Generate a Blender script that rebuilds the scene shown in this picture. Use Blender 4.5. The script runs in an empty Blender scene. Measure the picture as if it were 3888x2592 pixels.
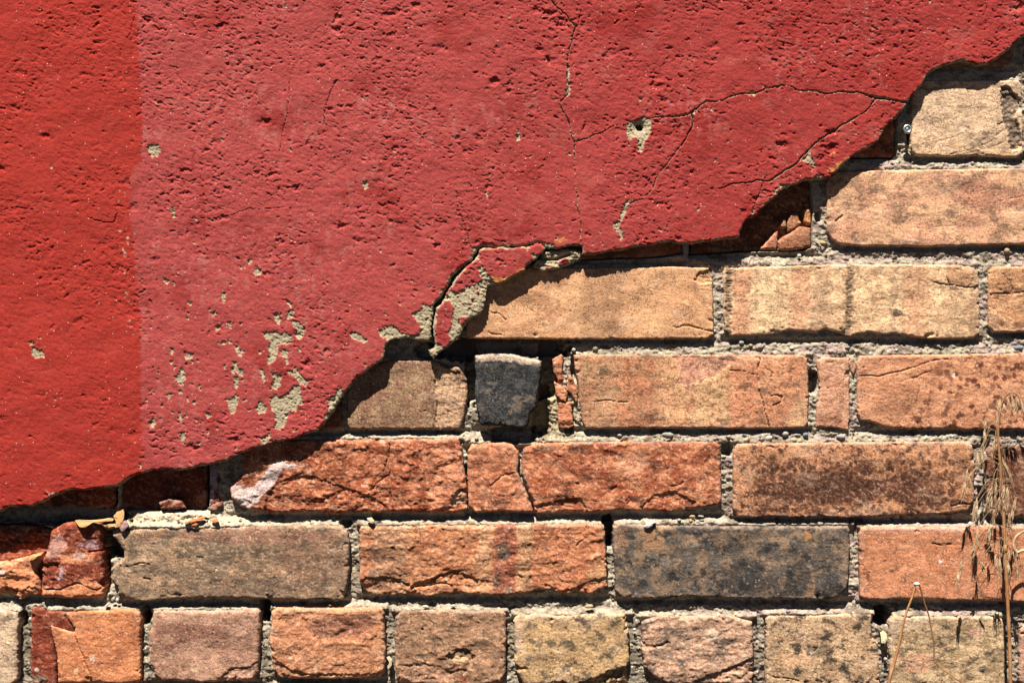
import bpy, bmesh, math, random
import numpy as np
from mathutils import Vector

# ------------------------------------------------------------------ camera, sky, sun, exposure
SC = bpy.context.scene
COL = SC.collection
S = 0.000234          # metres per reference unit on the wall plane
ZC = 0.62             # height of the frame centre above the ground
DIST = 1.05           # camera to wall plane
CX, CY = 1944.0, 1296.0

cam_d = bpy.data.cameras.new("camera")
cam = bpy.data.objects.new("camera", cam_d)
COL.objects.link(cam)
cam.location = (0, -DIST, ZC)
cam.rotation_euler = (math.radians(90), 0, 0)
cam_d.sensor_width = 36.0
cam_d.lens = 36.0 * DIST / (3888 * S)
cam_d.clip_start, cam_d.clip_end = 0.02, 200.0
SC.camera = cam

SUN = Vector((0.36, 1.0, -2.42)).normalized()     # travel direction of the light
world = bpy.data.worlds.new("World")
SC.world = world
world.use_nodes = True
wn = world.node_tree
bg = wn.nodes["Background"]
sky = wn.nodes.new("ShaderNodeTexSky")
sky.sky_type = 'NISHITA'
sky.sun_disc = False
sky.sun_elevation = math.asin(-SUN.z)
sky.sun_rotation = math.atan2(-SUN.x, -SUN.y)
wn.links.new(sky.outputs[0], bg.inputs[0])
sky.air_density = 0.1
sky.dust_density = 0.2
sky.ozone_density = 0.0
sky.altitude = 2000
bg.inputs[1].default_value = 0.05
sun_d = bpy.data.lights.new("sun", 'SUN')
sun_d.energy = 5.0
sun_d.angle = math.radians(0.5)
sun_d.color = (1.0, 0.95, 0.87)
sun = bpy.data.objects.new("sun", sun_d)
COL.objects.link(sun)
sun.rotation_euler = SUN.to_track_quat('-Z', 'Y').to_euler()
sun.location = (-1, -3, 6)
SC.view_settings.view_transform = 'Standard'
SC.view_settings.look = 'None'
SC.view_settings.gamma = 1.0
SC.view_settings.use_curve_mapping = False
SC.view_settings.exposure = 1.22
SC.cycles.max_bounces = 4
SC.cycles.diffuse_bounces = 1

random.seed(7)
# ------------------------------------------------------------------ noise
def _h(ix, iy, seed):
    h = (ix.astype(np.int64) * 374761393 + iy.astype(np.int64) * 668265263 + seed * 1442695041) & 0xFFFFFFFF
    h = ((h ^ (h >> 13)) * 1274126177) & 0xFFFFFFFF
    h = ((h ^ (h >> 16)) * 2246822519) & 0xFFFFFFFF
    return (h ^ (h >> 15)) & 0xFFFFFFFF

def rnd(ix, iy, seed):
    return _h(ix, iy, seed) / 4294967296.0

def perlin(x, y, seed=0):
    x0 = np.floor(x); y0 = np.floor(y)
    fx = x - x0; fy = y - y0
    x0 = x0.astype(np.int64); y0 = y0.astype(np.int64)
    u = fx * fx * fx * (fx * (fx * 6 - 15) + 10)
    v = fy * fy * fy * (fy * (fy * 6 - 15) + 10)
    def g(dx, dy):
        a = rnd(x0 + dx, y0 + dy, seed) * 6.2831853
        return np.cos(a) * (fx - dx) + np.sin(a) * (fy - dy)
    a = g(0, 0); b = g(1, 0); c = g(0, 1); d = g(1, 1)
    return ((a + u * (b - a)) * (1 - v) + (c + u * (d - c)) * v) * 1.5

def fbm(x, y, seed=0, octv=4, gain=0.5):
    t = 0; a = 1.0; n = 0
    for i in range(octv):
        t = t + a * perlin(x + 17.3 * i, y - 9.1 * i, seed + i * 31)
        n += a; a *= gain; x = x * 2.03; y = y * 2.03
    return t / n * 1.35

def worley(x, y, seed=0):
    x0 = np.floor(x).astype(np.int64); y0 = np.floor(y).astype(np.int64)
    f1 = np.full(x.shape, 9.0); f2 = np.full(x.shape, 9.0); idr = np.zeros(x.shape)
    for dx in (-1, 0, 1):
        for dy in (-1, 0, 1):
            ix = x0 + dx; iy = y0 + dy
            px = ix + rnd(ix, iy, seed); py = iy + rnd(ix, iy, seed + 77)
            d = np.hypot(x - px, y - py)
            r = rnd(ix, iy, seed + 191)
            nf = d < f1
            f2 = np.where(nf, f1, np.minimum(f2, d))
            idr = np.where(nf, r, idr)
            f1 = np.where(nf, d, f1)
    return f1, f2, idr

def sstep(a, b, x):
    t = np.clip((x - a) / (b - a), 0, 1)
    return t * t * (3 - 2 * t)

def lin(c):
    """colour as it looks in sunlight (0..255) -> albedo"""
    c = np.array(c, float) / 255.0
    l = np.where(c <= 0.04045, c / 12.92, ((c + 0.055) / 1.055) ** 2.4)
    return l / 1.55

# ------------------------------------------------------------------ photo-plane helpers
ZN = {'zA': (0, 0, .6379), 'zB': (1300, 0, .6379), 'zC': (2588, 0, .6379), 'zD': (0, 900, .6379), 'zE': (1300, 900, .6379),
      'zF': (2588, 900, .6379), 'yA': (0, 1792, .5102), 'yB': (960, 1792, .5102), 'yC': (1920, 1792, .5102), 'yD': (2888, 1792, .5102),
      'yE': (1500, 1200, .3826), 'yF': (3288, 200, .3188), 'yG': (2700, 600, .3188), 'yH': (3400, 1400, .76), 'yI': (0, 1750, .3827),
      'xA': (1550, 900, .3189), 'xB': (1900, 600, .4252), 'xC': (3588, 200, .3188), 'p': (0, 0, 1.0)}
def Z(k, *v):
    """Z('zA', x, y, x, y ...) -> list of wall-plane points"""
    x0, y0, s = ZN[k]
    return [(x0 + v[i] * s, y0 + v[i + 1] * s) for i in range(0, len(v), 2)]

def wpt(px, py, h):
    """wall point seen at (px, py), lying h mm in front of the brick plane"""
    f = (DIST - h * .001) / DIST
    return Vector(((px - CX) * S * f, -h * .001, ZC + (CY - py) * S * f))

def jag(poly, amp, seed, it=3, closed=True):
    r = random.Random(seed)
    for _ in range(it):
        out = []
        n = len(poly)
        for i in range(n if closed else n - 1):
            a = poly[i]; b = poly[(i + 1) % n]
            L = math.hypot(b[0] - a[0], b[1] - a[1])
            out.append(a)
            if L > 7:
                k = min(amp, L * .16) * r.uniform(-1, 1)
                out.append(((a[0] + b[0]) / 2 - (b[1] - a[1]) / L * k, (a[1] + b[1]) / 2 + (b[0] - a[0]) / L * k))
        if not closed: out.append(poly[-1])
        poly = out; amp *= .6
    return poly

def axis(a, b, step, lo, hi, grow=1.25, big=22):
    """grid lines, fine inside [lo, hi], growing outside it"""
    fa, fb = max(a, lo), min(b, hi)
    a, b, lo, hi = float(a), float(b), float(lo), float(hi)
    fa, fb = float(fa), float(fb)
    if fb <= fa: return np.arange(a, b + big, float(big))
    mid = np.arange(fa, fb + step, step)
    L = []; x = fa; st = step
    while x > a:
        st = min(st * grow, big); x -= st; L.append(x)
    R = []; x = mid[-1]; st = step
    while x < b:
        st = min(st * grow, big); x += st; R.append(x)
    return np.concatenate([np.array(L[::-1]), mid, np.array(R)])

def seg_dist(xs, ys, poly, band, closed):
    D = np.full((len(ys), len(xs)), band, float)
    n = len(poly)
    for i in range(n if closed else n - 1):
        ax, ay = poly[i]; bx, by = poly[(i + 1) % n]
        i0, i1 = np.searchsorted(xs, [min(ax, bx) - band, max(ax, bx) + band])
        j0, j1 = np.searchsorted(ys, [min(ay, by) - band, max(ay, by) + band])
        if i1 <= i0 or j1 <= j0: continue
        X = xs[None, i0:i1]; Y = ys[j0:j1, None]
        dx, dy = bx - ax, by - ay
        L = dx * dx + dy * dy + 1e-9
        t = np.clip(((X - ax) * dx + (Y - ay) * dy) / L, 0, 1)
        d = np.hypot(X - ax - t * dx, Y - ay - t * dy)
        D[j0:j1, i0:i1] = np.minimum(D[j0:j1, i0:i1], d)
    return D

def inside(xs, ys, poly):
    I = np.zeros((len(ys), len(xs)), bool)
    n = len(poly)
    for i in range(n):
        ax, ay = poly[i]; bx, by = poly[(i + 1) % n]
        if ay == by: continue
        if ay > by: ax, ay, bx, by = bx, by, ax, ay
        j0, j1 = np.searchsorted(ys, [ay, by])
        for j in range(j0, j1):
            xi = ax + (ys[j] - ay) / (by - ay) * (bx - ax)
            I[j, :np.searchsorted(xs, xi)] ^= True
    return I

def sdf(xs, ys, poly, band=70):
    d = seg_dist(xs, ys, poly, band, True)
    return np.where(inside(xs, ys, poly), -d, d)

def pdist(px, py, poly, closed=False):
    """distance of scattered points to a polyline (small sets)"""
    D = np.full(px.shape, 1e4)
    n = len(poly)
    for i in range(n if closed else n - 1):
        ax, ay = poly[i]; bx, by = poly[(i + 1) % n]
        dx, dy = bx - ax, by - ay
        t = np.clip(((px - ax) * dx + (py - ay) * dy) / (dx * dx + dy * dy + 1e-9), 0, 1)
        D = np.minimum(D, np.hypot(px - ax - t * dx, py - ay - t * dy))
    return D

def psdf(px, py, poly):
    d = pdist(px, py, poly, True)
    I = np.zeros(px.shape, bool)
    n = len(poly)
    for i in range(n):
        ax, ay = poly[i]; bx, by = poly[(i + 1) % n]
        if ay == by: continue
        c = ((ay > py) != (by > py)) & (px < (bx - ax) * (py - ay) / (by - ay) + ax)
        I ^= c
    return np.where(I, -d, d)

# ------------------------------------------------------------------ mesh builders
def np_mesh(name, verts, quads, cols, mat, parent=None, smooth=True):
    me = bpy.data.meshes.new(name)
    nv, nq = len(verts), len(quads)
    me.vertices.add(nv)
    me.vertices.foreach_set("co", np.ascontiguousarray(verts, dtype=np.float32).ravel())
    me.loops.add(nq * 4)
    me.loops.foreach_set("vertex_index", np.ascontiguousarray(quads, dtype=np.int32).ravel())
    me.polygons.add(nq)
    me.polygons.foreach_set("loop_start", np.arange(0, nq * 4, 4, dtype=np.int32))
    me.polygons.foreach_set("loop_total", np.full(nq, 4, dtype=np.int32))
    me.polygons.foreach_set("use_smooth", np.full(nq, smooth))
    a = me.attributes.new("tint", 'FLOAT_COLOR', 'POINT')
    c4 = np.ones((nv, 4), np.float32); c4[:, :3] = np.clip(cols, 0.002, 0.95)
    a.data.foreach_set("color", c4.ravel())
    me.update(calc_edges=True)
    me.materials.append(mat)
    o = bpy.data.objects.new(name, me)
    COL.objects.link(o)
    if parent: o.parent = parent
    return o

def relief(name, parent, poly, hb, hfn, cfn, step, depth, mat, edge=2.0, escale=11.0, seed=0, skirt_col=None, lo=(-30, -30),
           hi=(3920, 2625), big=22, cull=None, mid_jit=0.0):
    P = np.array(poly)
    xs = axis(P[:, 0].min() - 2 * step, P[:, 0].max() + 2 * step, step, lo[0], hi[0], big=big)
    ys = axis(P[:, 1].min() - 2 * step, P[:, 1].max() + 2 * step, step, lo[1], hi[1], big=big)
    sd = sdf(xs, ys, poly)
    X, Y = np.meshgrid(xs, ys)
    near = np.abs(sd) < 40
    nz = np.zeros_like(sd)
    nz[near] = fbm(X[near] / escale, Y[near] / escale, seed + 5, 3) * edge + fbm(X[near] / 48, Y[near] / 40, seed + 6, 2) * edge * .8
    nz[near] *= (.22 + 1.0 * sstep(-.05, .45, fbm(X[near] / 110, Y[near] / 60, seed + 7, 2))) if mat is M_BRICK else 1.0
    sd = sd + nz
    ins = sd < 0
    keep = ins[:-1, :-1] | ins[1:, :-1] | ins[:-1, 1:] | ins[1:, 1:]
    if cull is not None:
        ck = cull(X, Y, xs, ys)
        keep &= ~(ck[:-1, :-1] & ck[1:, :-1] & ck[:-1, 1:] & ck[1:, 1:])
    used = np.zeros(sd.shape, bool)
    used[:-1, :-1] |= keep; used[1:, :-1] |= keep; used[:-1, 1:] |= keep; used[1:, 1:] |= keep
    gy, gx = np.gradient(sd, ys, xs)
    gl = np.maximum(np.hypot(gx, gy), .4)
    mv = used & (sd > 0)
    X[mv] -= sd[mv] * gx[mv] / gl[mv] ** 2
    Y[mv] -= sd[mv] * gy[mv] / gl[mv] ** 2
    sd[mv] = 0
    idx = np.full(sd.shape, -1, np.int64)
    idx[used] = np.arange(used.sum())
    px, py, din = X[used], Y[used], -sd[used]
    h = hfn(px, py, din)
    c = cfn(px, py, din, h)
    f = (DIST - hb * .001) / DIST
    V = np.stack([(px - CX) * S * f, -h * .001, ZC + (CY - py) * S * f], 1)
    Q = np.stack([idx[:-1, :-1][keep], idx[1:, :-1][keep], idx[1:, 1:][keep], idx[:-1, 1:][keep]], 1)
    # skirts along the open border
    kp = np.pad(keep, 1)
    E = []
    a, b, d, e = idx[:-1, :-1], idx[1:, :-1], idx[1:, 1:], idx[:-1, 1:]
    m = keep & ~kp[1:-1, :-2]; E.append(np.stack([a[m], b[m]], 1))
    m = keep & ~kp[2:, 1:-1]; E.append(np.stack([b[m], d[m]], 1))
    m = keep & ~kp[1:-1, 2:]; E.append(np.stack([d[m], e[m]], 1))
    m = keep & ~kp[:-2, 1:-1]; E.append(np.stack([e[m], a[m]], 1))
    E = np.concatenate(E)
    if depth and len(E):
        u, inv = np.unique(E, return_inverse=True)
        inv = inv.reshape(E.shape)
        nb = len(u); n0 = len(V)
        top = V[u].copy()
        mid = V[u].copy(); mid[:, 1] += depth * .00035
        if mid_jit:
            j = fbm(px[u] / 8, py[u] / 8, seed + 9, 2) * mid_jit * S
            k = fbm(px[u] / 8 + 50, py[u] / 8, seed + 10, 2) * mid_jit * S
            mid[:, 0] += j; mid[:, 2] += k
        back = V[u].copy(); back[:, 1] = -(hb - depth) * .001
        V = np.concatenate([V, top, mid, back])
        sc = c[u] if skirt_col is None else np.repeat(np.array(skirt_col)[None], nb, 0) * (1 + .25 * fbm(px[u] / 9, py[u] / 9, 3, 2))[:, None]
        c = np.concatenate([c, sc, sc, sc])
        for o_ in (0, nb):
            A = n0 + o_ + inv[:, 0]; B = n0 + o_ + inv[:, 1]
            Q = np.concatenate([Q, np.stack([B, A, A + nb, B + nb], 1)])
    return np_mesh(name, V, Q, c, mat, parent)

def bm_obj(name, bm, mat, parent=None, smooth=True):
    me = bpy.data.meshes.new(name)
    bm.normal_update()
    bm.to_mesh(me); bm.free()
    if smooth:
        for p in me.polygons: p.use_smooth = True
    me.materials.append(mat)
    o = bpy.data.objects.new(name, me)
    COL.objects.link(o)
    if parent: o.parent = parent
    return o

def tag(o, label=None, cat=None, group=None, kind=None):
    if label: o['label'] = label
    if cat: o['category'] = cat
    if group: o['group'] = group
    if kind: o['kind'] = kind
    return o

def empty(name, loc):
    o = bpy.data.objects.new(name, None)
    COL.objects.link(o)
    o.location = loc
    o.empty_display_size = .01
    return o

def attach(child, parent):
    child.parent = parent
    child.matrix_parent_inverse = parent.matrix_basis.inverted()

def tube(bm, pts, radii, n=6):
    rings = []
    for i, p in enumerate(pts):
        a = pts[max(i - 1, 0)]; b = pts[min(i + 1, len(pts) - 1)]
        t = (b - a).normalized()
        u = t.cross(Vector((0, 1, 0)))
        if u.length < 1e-4: u = t.cross(Vector((1, 0, 0)))
        u.normalize(); v = t.cross(u)
        rings.append([bm.verts.new(p + (u * math.cos(k * 6.2832 / n) + v * math.sin(k * 6.2832 / n)) * radii[i]) for k in range(n)])
    for r, q in zip(rings[:-1], rings[1:]):
        for k in range(n):
            bm.faces.new((r[k], r[(k + 1) % n], q[(k + 1) % n], q[k]))
    bm.faces.new(rings[0][::-1]); bm.faces.new(rings[-1])

def spline(pts, n=8):
    out = []
    for i in range(len(pts) - 1):
        p0 = pts[max(i - 1, 0)]; p1 = pts[i]; p2 = pts[i + 1]; p3 = pts[min(i + 2, len(pts) - 1)]
        for k in range(n):
            t = k / n
            out.append(0.5 * ((2 * p1) + (p2 - p0) * t + (2 * p0 - 5 * p1 + 4 * p2 - p3) * t * t + (3 * p1 - p0 - 3 * p2 + p3) * t ** 3))
    out.append(pts[-1].copy())
    return out

# ------------------------------------------------------------------ materials
def nmat(name):
    m = bpy.data.materials.new(name); m.use_nodes = True
    nt = m.node_tree
    return m, nt, nt.nodes, nt.links, nt.nodes["Principled BSDF"]

def surface(name, rough, grain, grain_amt, bump_scale, bump_mm, speck=None, speck_scale=400, speck_thr=.1, spec=.3, pepper=0):
    """attribute 'tint' x grain noise, optional mineral specks, fine bump"""
    m, nt, N, L, b = nmat(name)
    at = N.new("ShaderNodeAttribute"); at.attribute_name = "tint"
    tc = N.new("ShaderNodeTexCoord")
    n1 = N.new("ShaderNodeTexNoise"); n1.inputs["Scale"].default_value = grain; n1.inputs["Detail"].default_value = 4
    n1.inputs["Roughness"].default_value = .65
    L.new(tc.outputs["Object"], n1.inputs["Vector"])
    mr = N.new("ShaderNodeMapRange")
    mr.inputs[1].default_value = .3; mr.inputs[2].default_value = .7
    mr.inputs[3].default_value = 1 - grain_amt; mr.inputs[4].default_value = 1 + grain_amt
    L.new(n1.outputs["Fac"], mr.inputs[0])
    mul = N.new("ShaderNodeVectorMath"); mul.operation = 'SCALE'
    L.new(at.outputs["Color"], mul.inputs[0]); L.new(mr.outputs[0], mul.inputs["Scale"])
    out = mul.outputs[0]
    if pepper:          # fine dark mineral grains
        n3 = N.new("ShaderNodeTexNoise"); n3.inputs["Scale"].default_value = 820; n3.inputs["Detail"].default_value = 2
        L.new(tc.outputs["Object"], n3.inputs["Vector"])
        n4 = N.new("ShaderNodeTexNoise"); n4.inputs["Scale"].default_value = 38; n4.inputs["Detail"].default_value = 3
        L.new(tc.outputs["Object"], n4.inputs["Vector"])
        m4 = N.new("ShaderNodeMapRange"); m4.inputs[1].default_value = .4; m4.inputs[2].default_value = .65; m4.inputs[3].default_value = .62; m4.inputs[4].default_value = .54
        L.new(n4.outputs["Fac"], m4.inputs[0])
        sb = N.new("ShaderNodeMath"); sb.operation = 'SUBTRACT'; L.new(n3.outputs["Fac"], sb.inputs[0]); L.new(m4.outputs[0], sb.inputs[1])
        m3 = N.new("ShaderNodeMapRange"); m3.inputs[1].default_value = 0; m3.inputs[2].default_value = .05; m3.inputs[3].default_value = 1; m3.inputs[4].default_value = 1 - pepper
        L.new(sb.outputs[0], m3.inputs[0])
        mu3 = N.new("ShaderNodeVectorMath"); mu3.operation = 'SCALE'
        L.new(out, mu3.inputs[0]); L.new(m3.outputs[0], mu3.inputs["Scale"])
        out = mu3.outputs[0]
    if speck:
        vo = N.new("ShaderNodeTexVoronoi"); vo.inputs["Scale"].default_value = speck_scale
        L.new(tc.outputs["Object"], vo.inputs["Vector"])
        lt = N.new("ShaderNodeMath"); lt.operation = 'LESS_THAN'; lt.inputs[1].default_value = speck_thr
        L.new(vo.outputs["Distance"], lt.inputs[0])
        sep = N.new("ShaderNodeSeparateColor"); L.new(vo.outputs["Color"], sep.inputs[0])
        gt = N.new("ShaderNodeMath"); gt.operation = 'GREATER_THAN'; gt.inputs[1].default_value = .88
        L.new(sep.outputs[0], gt.inputs[0])
        mm = N.new("ShaderNodeMath"); mm.operation = 'MULTIPLY'
        L.new(lt.outputs[0], mm.inputs[0]); L.new(gt.outputs[0], mm.inputs[1])
        mx = N.new("ShaderNodeMix"); mx.data_type = 'RGBA'
        L.new(mm.outputs[0], mx.inputs[0]); L.new(out, mx.inputs[6]); mx.inputs[7].default_value = (*speck, 1)
        out = mx.outputs[2]
    L.new(out, b.inputs["Base Color"])
    b.inputs["Roughness"].default_value = rough
    b.inputs["Specular IOR Level"].default_value = spec
    n2 = N.new("ShaderNodeTexNoise"); n2.inputs["Scale"].default_value = bump_scale; n2.inputs["Detail"].default_value = 3
    L.new(tc.outputs["Object"], n2.inputs["Vector"])
    bp = N.new("ShaderNodeBump"); bp.inputs["Strength"].default_value = .8; bp.inputs["Distance"].default_value = bump_mm * .001
    L.new(n2.outputs["Fac"], bp.inputs["Height"]); L.new(bp.outputs[0], b.inputs["Normal"])
    return m

def plain(name, col, col2, rough, scale, spec=.3, metal=0.0, bump_mm=.2):
    m, nt, N, L, b = nmat(name)
    tc = N.new("ShaderNodeTexCoord")
    n1 = N.new("ShaderNodeTexNoise"); n1.inputs["Scale"].default_value = scale; n1.inputs["Detail"].default_value = 5
    L.new(tc.outputs["Object"], n1.inputs["Vector"])
    cr = N.new("ShaderNodeValToRGB")
    cr.color_ramp.elements[0].position = .3; cr.color_ramp.elements[0].color = (*col, 1)
    cr.color_ramp.elements[1].position = .7; cr.color_ramp.elements[1].color = (*col2, 1)
    L.new(n1.outputs["Fac"], cr.inputs[0]); L.new(cr.outputs[0], b.inputs["Base Color"])
    b.inputs["Roughness"].default_value = rough; b.inputs["Metallic"].default_value = metal
    b.inputs["Specular IOR Level"].default_value = spec
    bp = N.new("ShaderNodeBump"); bp.inputs["Strength"].default_value = .7; bp.inputs["Distance"].default_value = bump_mm * .001
    L.new(n1.outputs["Fac"], bp.inputs["Height"]); L.new(bp.outputs[0], b.inputs["Normal"])
    return m

M_PLASTER = surface("painted_plaster", .95, 520, .2, 1000, .32, speck=(.62, .45, .40), speck_scale=330, speck_thr=.14, spec=.1)
M_BRICK = surface("fired_clay", .9, 800, .26, 950, .42, speck=(.5, .42, .33), speck_scale=300, speck_thr=.10, spec=.2, pepper=.5)
M_MORTAR = surface("lime_mortar", .95, 600, .28, 800, .5, speck=(.55, .52, .48), speck_scale=260, speck_thr=.22, spec=.15)
M_STEEL = plain("zinc_steel", (.42, .45, .44), (.62, .64, .62), .38, 300, .5, .85, .05)
M_STRAW = plain("straw", tuple(lin((178, 132, 90))), tuple(lin((232, 206, 168))), .6, 260, .3)
M_STEM = plain("dry_stem", tuple(lin((160, 104, 62))), tuple(lin((204, 154, 104))), .55, 120, .3)
M_KNOT = plain("pale_knot", (.5, .47, .4), (.65, .6, .5), .7, 300)
M_SOIL = plain("soil", (.022, .018, .014), (.05, .042, .033), .95, 40, .1, 0, 8)
def stone_mat(name, c, k=.82):
    a = lin(c); return plain(name, tuple(a * k), tuple(a * 1.1), .75, 420, .3, 0, .15)

# ------------------------------------------------------------------ structure: ground
bm = bmesh.new()
bmesh.ops.create_grid(bm, x_segments=60, y_segments=60, size=40)
for v in bm.verts:
    v.co.z = random.uniform(-.004, .004) if v.co.length < 30 else 0
g = bm_obj("ground", bm, M_SOIL)
tag(g, kind="structure")

# ------------------------------------------------------------------ the wall
wall = empty("brick_wall", (0, 0, 0))
tag(wall, "old brick wall whose red painted plaster has broken away along a ragged diagonal", "brick wall", kind="thing")

# outlines shared by plaster and mortar
EDGE_L = Z('p', -2200, 2080, -900, 2010, -200, 1960, 0, 1942, 20, 1926, 61, 1920, 122, 1922, 158, 1907, 194, 1884, 230, 1869, 286, 1857, 327, 1859, 367, 1852, 408, 1848,
           440, 1847, 472, 1825, 529, 1796, 574, 1787, 612, 1779, 651, 1779, 676, 1783, 727, 1779, 765, 1769, 817, 1758, 861, 1748,
           893, 1732, 925, 1716, 957, 1702, 1001, 1690, 1046, 1675, 1084, 1671, 1110, 1669, 1142, 1656, 1174, 1643, 1206, 1634,
           1225, 1608, 1250, 1576, 1269, 1551, 1285, 1525, 1300, 1505, 1319, 1474, 1338, 1449, 1364, 1426, 1396, 1404, 1428, 1382,
           1453, 1366, 1459, 1340, 1467, 1308, 1479, 1294, 1504, 1286, 1536, 1283, 1562, 1284, 1581, 1292, 1606, 1290, 1628, 1294)
CRACK_A = Z('xA', 278, 1180, 268, 1060, 280, 960, 296, 880, 296, 810, 330, 760, 400, 700, 440, 620, 470, 560, 500, 510, 545, 440, 620, 370,
            690, 310, 750, 262, 800, 195, 822, 130, 870, 106, 930, 112, 1030, 112, 1130, 96, 1190, 116, 1300, 108, 1400, 96, 1470, 84, 1520, 56,
            1590, 64, 1640, 120, 1680, 136, 1740, 128, 1800, 136, 1870, 118, 1960, 100, 2060, 96, 2074, 130, 2076, 200)
EDGE_R = Z('p', 2219, 967, 2257, 967, 2295, 957, 2346, 951, 2397, 938, 2448, 932, 2499, 922, 2544, 916, 2588, 924, 2626, 925, 2671, 915, 2716, 911,
           2767, 906, 2805, 901, 2811, 877, 2821, 852, 2843, 826, 2869, 820, 2881, 804, 2907, 781, 2932, 756, 2952, 734, 2971, 718, 3003, 707, 3035, 695,
           3060, 681, 3086, 683, 3124, 681, 3156, 670, 3181, 647, 3207, 622, 3232, 596, 3264, 577, 3296, 561, 3322, 545, 3341, 523, 3353, 498, 3373, 475,
           3398, 450, 3424, 421, 3443, 395, 3459, 367, 3481, 344, 3507, 313, 3519, 287, 3538, 271, 3570, 255, 3609, 242, 3647, 231, 3672, 236, 3711, 246,
           3749, 242, 3781, 226, 3813, 204, 3838, 179, 3864, 153, 3888, 137, 3990, 80, 4200, -20, 4700, -260, 5400, -420)
PL_MAIN = jag(EDGE_L + CRACK_A + EDGE_R, 3.0, 3, 2, False) + [(5400, -1300), (-2200, -1300)]
PL_P1 = jag(Z('xA', 300, 1180, 292, 1060, 306, 970, 322, 890, 328, 840, 380, 800, 432, 725, 474, 650, 505, 585, 540, 530, 582, 464, 650, 395, 720, 330, 775, 285,
              822, 225, 850, 150, 880, 128, 940, 130, 1030, 130, 1130, 116, 1190, 132, 1300, 124, 1400, 112, 1478, 98, 1530, 72, 1580, 80, 1622, 130, 1600, 190,
              1540, 240, 1480, 280, 1420, 330, 1390, 400, 1330, 440, 1260, 460, 1180, 520, 1090, 555, 1030, 570, 960, 585, 930, 640, 910, 760, 900, 860, 860, 910, 730, 970,
              650, 1080, 590, 1190, 480, 1290, 400, 1350, 345, 1385, 300, 1440, 250, 1380, 240, 1350, 300, 1320, 318, 1280), 1.6, 5, 2)
PL_CH = jag(Z('xA', 1475, 350, 1530, 275, 1600, 200, 1680, 165, 1800, 155, 1900, 140, 2000, 150, 2060, 170, 2062, 255, 1960, 310, 1880, 345, 1760, 385,
              1660, 400, 1600, 430, 1560, 390), 2, 6, 2)

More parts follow.
